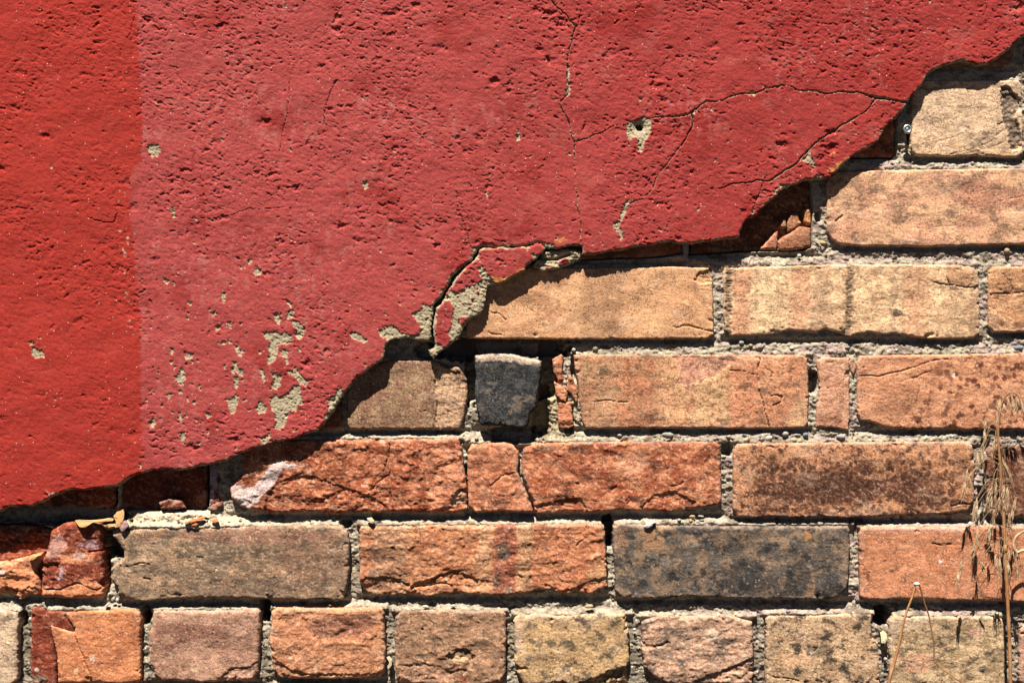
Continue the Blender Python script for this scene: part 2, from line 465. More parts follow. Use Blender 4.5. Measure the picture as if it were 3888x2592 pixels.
CHIPS = []
def chip(k, *v): CHIPS.append(Z(k, *v))
for v in ((185, 660, 205, 650, 235, 672, 250, 668, 272, 690, 268, 720, 240, 715, 215, 722, 188, 705), (165, 625, 190, 620, 205, 640, 180, 645), (222, 600, 245, 598, 240, 610),
          (1560, 562, 1610, 565, 1640, 555, 1665, 575, 1700, 565, 1740, 590, 1740, 625, 1710, 640, 1660, 640, 1650, 690, 1640, 730, 1605, 755, 1585, 735, 1600, 700, 1595, 655, 1610, 620, 1580, 605),
          (1740, 490, 1780, 500, 1815, 535, 1810, 565, 1790, 610, 1765, 605, 1750, 575, 1760, 545, 1738, 520), (1625, 455, 1655, 450, 1672, 490, 1665, 530, 1645, 510, 1630, 480),
          (1700, 375, 1720, 380, 1745, 410, 1730, 420, 1710, 400), (1715, 440, 1745, 425, 1755, 440, 1735, 480, 1710, 490, 1700, 470),
          (1670, 665, 1715, 670, 1710, 700, 1720, 750, 1700, 755, 1690, 710, 1672, 705), (1700, 795, 1740, 790, 1755, 765, 1780, 800, 1810, 840, 1850, 850, 1815, 885, 1790, 875, 1755, 835, 1735, 825),
          (1610, 800, 1650, 815, 1675, 820, 1670, 880, 1640, 910, 1620, 890, 1630, 840),
          (1610, 960, 1640, 930, 1660, 950, 1690, 940, 1720, 920, 1745, 880, 1785, 880, 1795, 950, 1805, 1000, 1770, 995, 1760, 1040, 1720, 1030, 1710, 1080, 1700, 1120, 1660, 1145, 1625, 1135, 1640, 1100, 1635, 1050, 1605, 1010),
          (1530, 1000, 1545, 960, 1560, 985, 1590, 1020, 1575, 1050, 1530, 1045, 1522, 1020), (1345, 965, 1370, 965, 1400, 935, 1420, 945, 1415, 985, 1400, 1050, 1375, 1050, 1360, 1010),
          (1385, 830, 1415, 830, 1425, 870, 1410, 905, 1390, 890), (1385, 740, 1410, 740, 1415, 775, 1445, 790, 1450, 820, 1435, 825, 1400, 795, 1380, 795),
          (1390, 645, 1415, 640, 1430, 665, 1465, 680, 1440, 690, 1435, 715, 1410, 690), (1285, 635, 1330, 615, 1350, 615, 1345, 635, 1310, 640), (1345, 505, 1375, 500, 1380, 530, 1360, 530),
          (1280, 530, 1300, 525, 1305, 550, 1285, 560), (1250, 450, 1285, 440, 1295, 460, 1265, 470), (1320, 330, 1338, 325, 1340, 365, 1330, 400, 1318, 375), (1115, 380, 1140, 390, 1140, 410, 1120, 400),
          (1090, 715, 1120, 690, 1150, 695, 1145, 720, 1110, 730), (1035, 830, 1065, 810, 1075, 770, 1095, 790, 1105, 840, 1085, 885, 1060, 880), (1005, 690, 1015, 660, 1040, 665, 1025, 700),
          (1000, 740, 1025, 735, 1030, 750, 1010, 755), (990, 945, 1000, 930, 1030, 930, 1000, 975), (955, 1000, 970, 985, 965, 1020), (1055, 925, 1075, 905, 1090, 940), (1015, 1025, 1040, 1045, 1020, 1050),
          (1060, 1045, 1075, 1040, 1090, 1080, 1075, 1100, 1060, 1080), (895, 1090, 915, 1070, 935, 1100, 910, 1130, 890, 1130), (1070, 1160, 1095, 1160, 1105, 1185, 1085, 1215, 1070, 1205),
          (1215, 1045, 1240, 1040, 1260, 1065, 1235, 1080), (1180, 870, 1195, 880, 1195, 915, 1185, 910), (1440, 975, 1470, 955, 1470, 975, 1450, 985), (1540, 780, 1565, 790, 1580, 850, 1570, 870, 1555, 830),
          (1165, 1225, 1195, 1215, 1195, 1235, 1170, 1240), (820, 1350, 835, 1340, 850, 1380, 830, 1375), (790, 1215, 810, 1215, 805, 1230), (1390, 1265, 1405, 1240, 1415, 1245, 1410, 1270),
          (1545, 1195, 1580, 1180, 1605, 1165, 1610, 1190, 1580, 1230, 1560, 1225), (1950, 960, 1990, 940, 2010, 900, 2035, 900, 2060, 950, 2020, 1010, 1970, 1070, 1930, 1110, 1930, 1060, 1955, 1040),
          (1465, 150, 1490, 125, 1505, 135, 1490, 165), (1500, 205, 1530, 180, 1560, 195, 1550, 225, 1515, 230), (1415, 165, 1445, 185, 1435, 195), (970, 245, 1005, 260, 995, 280, 975, 275),
          (905, 920, 930, 920, 915, 935), (1170, 1368, 1190, 1345, 1225, 1345, 1220, 1370), (1275, 1342, 1295, 1328, 1320, 1330, 1310, 1350), (1425, 1290, 1440, 1275, 1480, 1265, 1470, 1285),
          (1800, 1182, 1840, 1155, 1885, 1148, 1880, 1170), (865, 970, 880, 965, 875, 985), (1140, 785, 1150, 790, 1145, 800), (1185, 785, 1195, 790, 1188, 805), (1460, 570, 1475, 570, 1470, 595),
          (940, 790, 950, 800, 942, 815), (1360, 610, 1372, 600, 1370, 618), (1270, 980, 1282, 985, 1272, 995), (1165, 1085, 1180, 1090, 1170, 1110), (1215, 920, 1228, 915, 1225, 930)):
    chip('zD', *v)
for v in ((870, 880, 905, 858, 945, 865, 955, 890, 940, 930, 900, 940, 890, 910), (1005, 1235, 1035, 1230, 1040, 1260, 1040, 1300, 1025, 1295, 1020, 1260), (1150, 1300, 1175, 1300, 1170, 1315),
          (1250, 1310, 1275, 1300, 1265, 1325), (1310, 825, 1330, 820, 1328, 850), (1415, 1070, 1435, 1075, 1425, 1090), (1470, 1200, 1482, 1195, 1480, 1225), (945, 650, 958, 650, 955, 662)):
    chip('zA', *v)
for v in ((1690, 740, 1720, 715, 1760, 720, 1790, 690, 1805, 695, 1838, 710, 1838, 760, 1830, 800, 1810, 830, 1795, 860, 1790, 900, 1775, 910, 1760, 900, 1755, 860, 1760, 830, 1740, 815, 1710, 840, 1690, 800),
          (1028, 820, 1040, 800, 1045, 765, 1057, 770, 1057, 830, 1045, 838), (1228, 790, 1240, 788, 1238, 825), (115, 1095, 135, 1075, 155, 1085, 150, 1120, 130, 1130),
          (1333, 395, 1352, 395, 1354, 440, 1352, 500, 1360, 530, 1345, 578, 1322, 580, 1333, 540, 1336, 480), (1690, 1190, 1715, 1185, 1700, 1230, 1685, 1270, 1665, 1310, 1650, 1320, 1655, 1270, 1670, 1230),
          (1605, 1340, 1640, 1315, 1660, 1320, 1650, 1345, 1665, 1380, 1668, 1430, 1650, 1430, 1645, 1390, 1620, 1365), (850, 1130, 865, 1135, 870, 1160, 858, 1190), (1048, 115, 1056, 110, 1050, 150, 1042, 150),
          (1340, 98, 1390, 150, 1375, 155), (300, 895, 320, 895, 312, 910), (960, 975, 978, 972, 972, 990), (900, 990, 915, 985, 908, 1000), (1100, 930, 1140, 925, 1120, 940), (115, 0, 140, 0, 130, 12),
          (740, 1400, 755, 1405, 750, 1430), (1270, 1400, 1285, 1400, 1280, 1425), (1265, 575, 1275, 580, 1272, 610), (1645, 1465, 1660, 1460, 1655, 1490), (1710, 1470, 1725, 1460, 1720, 1480)):
    chip('zB', *v)
for v in ((715, 950, 740, 930, 755, 900, 767, 895, 770, 930, 800, 975, 800, 995, 770, 985, 745, 965), (578, 1095, 600, 1100, 650, 1092, 655, 1105, 640, 1128, 620, 1135, 590, 1125), (555, 1125, 575, 1118, 572, 1148, 553, 1160),
          (790, 1050, 810, 1040, 850, 1055, 845, 1075, 798, 1072), (405, 1292, 435, 1280, 432, 1302), (765, 1010, 785, 1005, 780, 1030), (280, 1425, 345, 1405, 350, 1420, 290, 1435), (1436, 500, 1460, 440, 1484, 425, 1480, 445, 1450, 505),
          (378, 562, 400, 545, 430, 540, 446, 558, 430, 572), (55, 690, 70, 660, 100, 655, 75, 680, 68, 710), (1540, 410, 1600, 375, 1680, 355, 1670, 372, 1600, 392), (425, 800, 412, 795, 418, 812), (1168, 165, 1180, 162, 1176, 172),
          (345, 1405, 360, 1340, 372, 1335, 360, 1400), (410, 1270, 425, 1240, 436, 1245, 425, 1275), (990, 715, 1020, 700, 1015, 720, 1000, 728), (1320, 610, 1345, 605, 1335, 625), (245, 1100, 255, 1098, 250, 1110)):
    chip('zC', *v)
for v in ((40, 570, 80, 560, 150, 610, 140, 630, 90, 615, 50, 600), (215, 550, 260, 530, 310, 520, 330, 545, 350, 570, 420, 585, 455, 575, 470, 545, 440, 490, 410, 455, 440, 440, 470, 430, 470, 390, 500, 410, 545, 400, 545, 440, 525, 520, 535, 610, 510, 625, 440, 620, 380, 610, 300, 610, 265, 610, 215, 585),
          (585, 312, 620, 300, 608, 345, 575, 372), (770, 65, 806, 55, 800, 90, 786, 120, 768, 140, 772, 90), (850, 50, 890, 38, 900, 55, 870, 66), (930, 65, 970, 60, 965, 75, 950, 84),
          (1190, 32, 1262, 45, 1285, 70, 1240, 84, 1205, 90, 1180, 80), (1270, 1405 - 1400 + 0, 1285, 0, 1280, 25), (405, 255, 420, 255, 412, 280), (515, 290, 530, 295, 520, 312), (335, 390, 355, 395, 340, 412), (440, 390, 430, 380, 425, 395), (245, 440, 265, 450, 255, 470)):
    chip('zE', *v)
CHIPS_P1 = [Z('xA', *v) for v in ((820, 380, 850, 360, 900, 350, 920, 400, 985, 470, 1020, 530, 1040, 580, 960, 600, 930, 660, 915, 780, 900, 880, 840, 930, 730, 980, 655, 1085, 590, 1195, 560, 1240, 500, 1285, 490, 1260, 500, 1190, 470, 1150,
             520, 1010, 525, 900, 545, 830, 510, 790, 470, 745, 430, 770, 380, 815, 350, 800, 450, 690, 510, 620, 570, 660, 610, 665, 690, 580, 790, 570, 840, 530, 880, 490, 850, 470, 860, 420),
             (320, 1270, 400, 1270, 420, 1310, 440, 1320, 400, 1360, 340, 1395, 300, 1450, 230, 1370), (296, 880, 345, 880, 345, 960, 320, 1050, 320, 1250, 300, 1200, 285, 1060),
             (845, 125, 885, 118, 935, 130, 890, 145, 850, 165, 822, 235, 775, 290, 800, 200), (1095, 120, 1160, 116, 1150, 132, 1110, 135), (1390, 130, 1440, 95, 1445, 130, 1410, 165), (1465, 200, 1500, 195, 1550, 225, 1500, 250, 1470, 240),
             (430, 840, 465, 830, 450, 875), (1120, 330, 1160, 320, 1150, 345), (785, 245, 850, 255, 880, 330, 900, 350, 860, 360, 870, 320, 830, 262), (1300, 445, 1400, 400, 1390, 450, 1330, 470), (1150, 525, 1250, 460, 1250, 490, 1190, 540))]
RED_P1 = [Z('xA', *v) for v in ((805, 640, 850, 640, 845, 668, 815, 670), (745, 720, 790, 722, 790, 740, 750, 745), (585, 970, 620, 945, 700, 950, 705, 980, 670, 1020, 650, 1055, 620, 1045, 625, 990), (720, 825, 755, 830, 750, 855))]
RED_CH = [Z('xA', *v) for v in ((1780, 300, 1860, 245, 1905, 270, 1890, 320, 1790, 340), (1505, 345, 1550, 320, 1560, 370), (1635, 355, 1730, 350, 1720, 380, 1640, 382))]
YELLOW = [Z('xA', *v) for v in ((985, 470, 1030, 485, 1080, 500, 1150, 490, 1210, 470, 1330, 395, 1370, 370, 1350, 410, 1250, 450, 1190, 510, 1100, 550, 1040, 545, 1010, 510), (1760, 30, 1840, 10, 1890, 40, 1830, 50, 1740, 60))]
YELLOW += [Z('zC', *v) for v in ((868, 1012, 905, 998, 912, 1015, 885, 1030), (915, 980, 945, 963, 962, 975, 932, 997), (895, 918, 912, 905, 910, 930), (970, 945, 995, 938, 990, 955))]
WHITE = [Z('zA', *v) for v in ((733, 1155, 748, 1152, 742, 1170), (700, 1370, 722, 1372, 712, 1388), (752, 1400, 768, 1400, 764, 1462, 755, 1450), (722, 1470, 735, 1475, 757, 1522, 740, 1524), (693, 1192, 715, 1188, 712, 1200))]
WHITE += [Z('zD', *v) for v in ((730, 60, 755, 95, 752, 110, 732, 95), (738, 205, 748, 200, 740, 235), (735, 325, 768, 325, 755, 345), (752, 372, 768, 370, 766, 395), (752, 498, 780, 490, 775, 500), (750, 535, 790, 530, 788, 538),
                                (255, 1495, 300, 1520, 390, 1518, 330, 1535, 290, 1530), (200, 1460, 215, 1470, 205, 1475), (1862, 435, 1876, 435, 1870, 455), (245, 655, 275, 650, 265, 660))]

CRACKS = []   # (points, half width, depth mm, pale lip)
def crack(w, d, lip, k, *v): CRACKS.append((jag(Z(k, *v), 4, len(CRACKS) + 40, 3, False), w, d, lip))
crack(3.2, 4, .8, 'zC', -60, 700, 0, 690, 60, 670, 100, 640, 150, 600, 240, 600, 270, 585, 370, 560, 440, 555, 500, 525, 615, 510, 680, 535, 770, 540, 850, 560, 960, 545, 1060, 550, 1110, 570, 1160, 582, 1250, 595, 1350, 607)
crack(6.0, 8, .8, 'zC', 1050, 548, 1110, 568, 1160, 582, 1250, 595, 1350, 607)
crack(3.2, 4, .75, 'zC', 1160, 585, 1110, 650, 1050, 690, 960, 740, 870, 800, 810, 845, 760, 890, 700, 960, 620, 1010, 550, 1060, 520, 1078, 450, 1070)
crack(1.8, 3, .1, 'zC', 450, 1070, 380, 1090, 300, 1095, 220, 1120)
crack(2.0, 3, .3, 'zC', 480, 1100, 460, 1160, 435, 1210, 425, 1270)
crack(2.8, 4, .3, 'zC', 60, 680, 68, 740, 0, 865)
crack(2.4, 3, .5, 'zB', 1240, 0, 1300, 60, 1340, 100, 1390, 160, 1370, 220, 1350, 300, 1335, 370, 1345, 420, 1340, 480, 1345, 540, 1330, 575, 1300, 600, 1300, 640, 1330, 690, 1355, 760, 1380, 840)
crack(2.2, 2.6, .4, 'zB', 1380, 840, 1380, 920, 1385, 1010, 1390, 1100, 1400, 1170, 1395, 1230, 1410, 1280, 1415, 1380, 1420, 1480)
crack(1.8, 2.0, .3, 'zB', 1380, 840, 1450, 830, 1530, 795, 1600, 755, 1690, 745)
crack(1.9, 2.2, .3, 'zB', 1830, 710, 1930, 695, 2038, 690)
crack(1.8, 2.0, .5, 'zB', 2038, 830, 1960, 940, 1900, 1010, 1870, 1070, 1840, 1130, 1790, 1185, 1710, 1215)
crack(1.2, .8, .1, 'zB', 70, 370, 130, 430, 200, 510, 250, 570, 330, 640, 400, 745, 490, 810, 540, 850, 640, 890, 700, 950, 780, 990, 790, 1110)
crack(1.5, 2, .1, 'zB', 680, 1140, 700, 1280, 745, 1400, 765, 1470)
crack(2.2, 2.5, 0, 'zA', 2000, 480, 1960, 570, 1930, 680, 1930, 740)
crack(1.3, 1, .0, 'zA', 1130, 1290, 1160, 1305, 1260, 1300, 1400, 1275, 1480, 1240, 1560, 1245, 1690, 1235)
crack(1.4, 1.8, 0, 'zA', 0, 1260, 100, 1230, 220, 1245)
crack(1.6, 2, 0, 'zA', 690, 1255, 700, 1270, 680, 1320, 640, 1325, 560, 1310, 520, 1290)
crack(1.6, 2, 0, 'zA', 1720, 490, 1715, 660, 1680, 800, 1665, 900)
crack(1.4, 2, 0, 'zA', 800, 100, 780, 180, 760, 225)
crack(1.5, 2, .1, 'zC', 80, 0, 180, 25, 250, 60)
crack(1.5, 2, .0, 'zB', 1420, 60, 1410, 120, 1395, 160)

RED_L, RED_M, RED_D = lin((186, 62, 52)), lin((190, 83, 79)), lin((177, 63, 58))
GREY_PL = lin((198, 180, 148))
BX = np.array([-2000, 0, 447, 606, 640, 720, 800, 900, 1100, 1250, 1660, 1780, 2600])
BXv = np.array([515, 515, 541, 536, 502, 487, 495, 505, 520, 535, 535, 542, 545])

def paint_cols(px, py):
    wob = fbm(px / 40, py / 40, 71, 4) * 16 + fbm(px / 9, py / 7, 72, 2) * 10
    left = 1 - sstep(-6, 6, px - np.interp(py, BX, BXv) - wob * .5)
    deep = sstep(1300, 3500, px + (1296 - py) * .25 + 350 * fbm(px / 420, py / 420, 11, 3))
    base = RED_M[None] * (1 - deep[:, None] * .85) + RED_D[None] * deep[:, None] * .85
    st = sstep(.22, .6, fbm(px / 230 + 4, py / 200, 15, 4))[:, None] * .45     # older, deeper red coat showing through
    base = base * (1 - st) + lin((148, 36, 28))[None] * st
    c = base * (1 - left[:, None]) + RED_L[None] * left[:, None]
    pale = sstep(.15, .7, fbm(px / 120, py / 90, 19, 4))[:, None] * (.28 * (1 - left[:, None]) + .08)
    c = c * (1 - pale) + lin((200, 108, 98))[None] * pale
    # two old drips of darker paint and a dusty bloom low on the faded coat
    for x0, y0, y1, w in ((692, 560, 705, 14), (768, 640, 905, 15), (735, 520, 660, 10)):
        dr = (1 - sstep(w * .5, w, np.abs(px - x0 - 6 * fbm(py / 60, py * 0 + x0, 5, 2)))) * sstep(y0, y0 + 60, py) * (1 - sstep(y1 - 14, y1, py)) * .5
        c = c * (1 - dr[:, None]) + lin((172, 58, 52))[None] * dr[:, None]
    du = (sstep(.0, .5, fbm(px / 28, py / 60, 97, 4)) * sstep(.1, .6, fbm(px / 260, py / 300, 98, 2) + .3 * (px < 1500)) * (1 - left) * .35)[:, None]
    c = c * (1 - du) + lin((206, 130, 122))[None] * du
    return c, left

def plaster_field(px, py, left, rough=1.0):
    """height in mm of the trowelled, pitted coat"""
    h = 1.3 * fbm(px / 420, py / 420, 21, 3) + .5 * fbm(px / 95, py / 80, 22, 3)
    dens = sstep(-.2, .4, fbm(px / 330 + 9, py / 300, 24, 3) + .25 * np.clip((900 - py) / 900, -.8, 1))
    h += (.29 - .02 * left) * fbm((px + .3 * py) / 25, (py - .3 * px) / 16, 23, 4) * (.75 + .5 * dens)
    h += .10 * (1 - .35 * left) * fbm(px / 13, py / 9, 26, 3) + .12 * (1 - .3 * left) * fbm(px / 7.5, py / 6.5, 27, 3, .6)
    wx = px + 16 * fbm(px / 26, py / 26, 31, 3); wy = py + 12 * fbm(px / 26 + 40, py / 26, 32, 3)
    n = fbm((wx + .25 * wy) / 30, (wy - .25 * wx) / 14, 35, 3)
    h -= (.35 + .75 * dens) * sstep(.15, .95, n) * (1 - .2 * left)
    for sx, sy, sd, dep, pr in ((44, 30, 41, 1.4, .15), (92, 50, 43, 2.0, .08), (23, 17, 47, 1.1, .24), (13, 10, 48, .7, .26)):
        f1, f2, r = worley(wx / sx, wy / sy, sd)
        on = (r < pr * (.2 + 1.0 * dens)) * (.4 + .6 * rnd((r * 1e6).astype(np.int64), (r * 1e5).astype(np.int64), 5))
        h -= dep * on * (1 - sstep(.0, .40, f1)) * (1 - .3 * left)
    return h

def poly_field(px, py, polys, seed, jit=8.0):
    """signed distance to a set of small ragged outlines; jitter makes them frayed"""
    D = np.full(px.shape, 99.0)
    jx = px + jit * fbm(px / 11, py / 11, seed, 4, .65); jy = py + jit * fbm(px / 11 + 30, py / 11, seed + 1, 4, .65)
    for P in polys:
        A = np.array(P)
        m = (px > A[:, 0].min() - 25) & (px < A[:, 0].max() + 25) & (py > A[:, 1].min() - 25) & (py < A[:, 1].max() + 25)
        if m.any(): D[m] = np.minimum(D[m], psdf(jx[m], jy[m], P))
    return D

def make_plaster(name, poly, hb, chips, reds, tilt=None, all_grey=False, seed=0):
    memo = {}
    def hfn(px, py, din):
        c, left = paint_cols(px, py)
        ch = poly_field(px, py, chips, 201)
        bare = 1 - sstep(-2.0, 1.0, ch)
        # tiny flakes of paint gone, thickest low on the faded coat
        wz = px + 8 * fbm(px / 12, py / 12, 211, 3)
        f1, f2, r = worley(wz / 24, (py + 8 * fbm(px / 12, py / 12, 212, 3)) / 30, 213)
        fl = .012 + .10 * np.exp(-((px - 850) / 330.0) ** 2 - ((py - 1450) / 320.0) ** 2)
        bare = np.maximum(bare, (r < fl * (1 - .7 * left)) * (1 - sstep(.10 + 1.2 * r, .2 + 1.2 * r, f1)))
        if all_grey: bare = np.ones_like(bare)
        if reds:
            bare = bare * sstep(-1.5, 1.5, poly_field(px, py, reds, 205, 4))
        ye = poly_field(px, py, YELLOW, 207, 9); wh = poly_field(px, py, WHITE, 209, 7)
        h = hb + plaster_field(px, py, left)
        g = fbm(px / 9, py / 9, 61, 3)
        f1, f2, r = worley(px / 9.5, py / 9.5, 63)
        h -= bare * (.65 + .30 * g + .55 * f1 + .3 * fbm(px / 5, py / 5, 65, 2))
        lipm = np.zeros_like(px)
        if name == 'plaster':
            for pts, w, d, lip in CRACKS:
                w *= .78
                A = np.array(pts)
                m = (px > A[:, 0].min() - 30) & (px < A[:, 0].max() + 30) & (py > A[:, 1].min() - 30) & (py < A[:, 1].max() + 30)
                if not m.any(): continue
                q = px[m]; s = py[m]
                dd = pdist(q, s, pts)
                ww = .4 + w * np.clip(.7 + .9 * fbm(q / 45, s / 45, 77, 3), .1, 1.3)
                h[m] -= d * (1 - sstep(ww * .25, ww * 1.1, dd))
                lm = lip * (1 - sstep(ww * .9, ww * (1.2 + 1.4 * np.clip(fbm(q / 17, s / 17, 79, 2) + .2, 0, 1)), dd))
                lipm[m] = np.maximum(lipm[m], lm)
            hx, hy = Z('zB', 1770, 755)[0]
            dh = np.hypot(px - hx, (py - hy) * 1.05) + 2.5 * fbm(px / 8, py / 8, 12, 2)
            h -= 14 * (1 - sstep(10, 16, dh)) + 1.5 * (1 - sstep(15, 40, dh))
        h -= np.clip(1 - din / 9, 0, 1) ** 2 * 1.3
        if tilt: h += tilt(px, py)
        if all_grey:
            h += 2.0 * fbm(px / 38, py / 22, 66, 4)
            d = pdist(px, py, Z('xA', 1540, 245, 1650, 265, 1760, 262, 1850, 230, 1920, 205))
            h -= 4.5 * (1 - sstep(3, 8, d))
        rim = 1 - sstep(0, 9, din + 6 * fbm(px / 19, py / 19, 88, 2))
        rim = rim * sstep(-.3, .12, fbm(px / 60, py / 60, 89, 2))
        bare = np.maximum(np.maximum(bare, lipm), rim)
        memo['v'] = (bare, ye, wh, g, f1, left)
        memo['c'] = c
        return h
    def cfn(px, py, din, h):
        bare, ye, wh, g, f1, left = memo['v']; c = memo['c']
        gc = GREY_PL[None] * (1 + .25 * g + .22 * fbm(px / 5, py / 5, 67, 2))[:, None]
        gr = (f1 < .3)[:, None] * .18
        gc = gc * (1 - gr) + lin((215, 200, 170))[None] * gr
        dk = sstep(.2, .6, fbm(px / 15, py / 15, 91, 3))[:, None] * .35
        gc = gc * (1 - dk) + lin((140, 118, 92))[None] * dk
        c = c * (1 - bare[:, None]) + gc * bare[:, None]
        y = ((1 - sstep(-2, 6, ye)) * sstep(-.45, 0, fbm(px / 11, py / 11, 93, 2)))[:, None] * .9
        c = c * (1 - y) + lin((232, 172, 96))[None] * y
        w = ((1 - sstep(-4, 2, wh)) * sstep(-.3, .1, fbm(px / 7, py / 7, 95, 2)))[:, None] * .85
        c = c * (1 - w) + lin((232, 205, 180))[None] * w
        return c
    return relief(name, wall, poly, hb, hfn, cfn, 2.75, 12, M_PLASTER, edge=2.2, escale=10, seed=seed, skirt_col=GREY_PL * .9, big=30, mid_jit=5)

HP = 9.2
pl = make_plaster('plaster', PL_MAIN, HP, CHIPS, [Z('zE', 330, 505, 380, 480, 420, 470, 440, 520, 465, 545, 445, 575, 430, 590, 400, 570, 340, 560, 325, 540)], seed=1)
tag(pl, "red painted plaster coat, brighter along its left band")
o = make_plaster('plaster_fragment', PL_P1, HP + .3, CHIPS_P1, RED_P1, tilt=lambda x, y: (x - 1800) * .004 - (y - 1100) * .002, seed=2)
tag(o, "loose cracked slab of plaster with half its red paint gone")
o = make_plaster('plaster_fragment', PL_CH, HP - 3, [], RED_CH, all_grey=True, seed=3)
tag(o, "crumbling bare grey lump of plaster under the crack")

# ------------------------------------------------------------------ bricks
BR = []
def brick(poly, h=0.0, kind='sandy', base=(205, 150, 105), sec=None, sec_s=90, sec_a=.6, dark=None, dark_a=.0, dark_s=40, bands=(), patches=(), cracks=(), chips=(), rnd_mm=2.2,
          edge=3.2, tilt=(0, 0), label=None, rough=1.0, name='brick', parent=None, spots=None, depth=30, smear=.35, step=3.3, fn=None, vein=None, grooves=()):
    BR.append(dict(poly=poly, h=h, kind=kind, base=base, sec=sec, sec_s=sec_s, sec_a=sec_a, dark=dark, dark_a=dark_a, dark_s=dark_s, bands=bands, patches=patches, cracks=cracks, chips=chips,
                   rnd_mm=rnd_mm, edge=edge, tilt=tilt, label=label, rough=rough, name=name, spots=spots, depth=depth, smear=smear, step=step, fn=fn, vein=(.6 if kind == 'spall' else .4) if vein is None else vein, grooves=grooves))

def rect(x0, y0, x1, y1, r=14, bot=None, top=None):
    """brick outline with clipped corners; bot/top: ragged edges as lists of points, left to right"""
    b = bot[::-1] if bot else [(x1 - r, y1), (x0 + r, y1)]
    t = top if top else [(x0 + r, y0), (x1 - r, y0)]
    return [(x0, t[0][1] + r)] + t + [(x1, t[-1][1] + r), (x1, b[0][1] - r)] + b + [(x0, b[-1][1] - r)]

OR, CR, TN = (222, 152, 104), (238, 204, 152), (206, 168, 124)
# course above the frame edge on the right, then downwards
brick(rect(3000, -60, 3850, 255), h=-2, base=(180, 120, 85), sec=(140, 95, 70))
brick(rect(3890, -60, 4800, 252), h=-1, base=(190, 130, 95), step=14)
brick(rect(3462, 304, 3884, 594, 16, bot=[(3478, 590), (3600, 596), (3700, 592), (3800, 596), (3862, 598)]), h=.4, base=(228, 198, 152), sec=(208, 180, 145), sec_s=70, dark=(150, 120, 92), dark_a=.35, dark_s=60, rough=.8,
      patches=[(Z('xC', 665, 420, 700, 390, 770, 400, 830, 480, 900, 560, 900, 640, 850, 700, 820, 760, 850, 800, 900, 900, 910, 1010, 880, 1150, 790, 1160, 750, 1050, 780, 920, 720, 900, 700, 780, 680, 600), (120, 106, 96), .85)],
      chips=[(Z('xC', 665, 420, 700, 390, 770, 400, 850, 500, 941, 560, 970, 640, 880, 700, 830, 760, 870, 840, 910, 1010, 900, 1150, 790, 1160, 750, 1050, 720, 900, 690, 780, 675, 600), 3.2)],
      cracks=[(Z('yF', 850, 1060, 960, 1030, 1160, 960), 2, .5), (Z('yF', 1000, 1215, 1300, 1130, 1500, 1050, 1640, 920), 3, .7), (Z('yF', 1150, 1210, 1400, 1150, 1650, 1060), 3, .6), (Z('yF', 1560, 850, 1640, 830), 4, 1)],
      bands=[], fn=lambda px, py: (lin((220, 160, 95)), .5 * sstep(500, 590, py) * sstep(-.1, .4, fbm(px / 60, py / 14, 5, 3))), label="pale buff brick with a dark broken right corner")
brick(rect(3905, 300, 4750, 594), h=0, base=(205, 160, 115), step=14)
brick(rect(2930, 320, 3400, 598), h=-6, kind='spall', base=(200, 110, 60), sec=(150, 75, 45))
# course with the long reddish buff brick
brick([(3140, 690), (3150, 668), (3180, 652), (3290, 646), (3500, 643), (3888, 638), (4040, 640), (4040, 925), (3888, 928), (3700, 932), (3500, 938), (3250, 934), (3190, 928), (3160, 908), (3142, 880)], h=.6, base=(226, 178, 130), sec=(218, 160, 120), sec_s=130, sec_a=.7,
      dark=(130, 100, 82), dark_a=.5, dark_s=75, rough=.75, patches=[((3330, 720, 50, 20), (130, 95, 85), .45), ((3650, 700, 130, 40), (125, 98, 80), .35), ((3750, 740, 160, 60), (205, 135, 105), .55)],
      cracks=[(Z('yG', 1490, 750, 1530, 710, 1570, 680), 4, 2.2), (Z('zC', 1880, 1200, 1960, 1180, 2038, 1165), 3, .6), (Z('zC', 1500, 1350, 1640, 1340), 3, .4)], label="long pinkish buff brick below the screw")
brick(rect(4075, 640, 4900, 930), h=0, base=(195, 130, 90), step=14)
# broken brick with loose pieces
brick([(2620, 660), (3060, 660), (3078, 700), (3081, 935), (3050, 948), (2885, 950), (2620, 966)], h=-9, kind='spall', base=(150, 84, 52), sec=(176, 108, 70), rough=1.2, rnd_mm=3)
for pts, hh, bc in ((Z('yG', 580, 1085, 640, 1020, 760, 880, 800, 865, 800, 940, 795, 1060, 790, 1098, 700, 1095), -2.5, (214, 140, 98)), (Z('yG', 795, 1000, 850, 940, 950, 890, 1060, 810, 1195, 830, 1195, 1050, 1100, 1080, 900, 1105, 800, 1100), -1.5, (186, 122, 86)),
                    (Z('yG', 905, 770, 930, 690, 980, 640, 1040, 650, 1060, 740, 1080, 770, 1000, 850, 920, 880), -3, (206, 138, 92)), (Z('yG', 800, 820, 850, 720, 900, 720, 905, 820, 870, 845), -3.5, (196, 140, 96)),
                    (Z('yG', 1105, 610, 1150, 585, 1195, 600, 1195, 790, 1150, 795, 1110, 760), -2.5, (226, 156, 86)), (Z('yG', 1118, 545, 1150, 530, 1165, 570, 1125, 588), -3, (206, 120, 60))):
    brick(pts, h=hh, kind='sandy', base=bc, sec=tuple(int(v * .85) for v in bc), name='brick_fragment', rnd_mm=3.0, edge=2, depth=16, tilt=(random.uniform(-.03, .03), random.uniform(-.05, .02)), smear=.0, step=2.8)
brick([(2010, 690), (2580, 690), (2590, 960), (2500, 975), (2200, 985), (2010, 990)], h=-5, base=(186, 104, 62), sec=(150, 78, 48))
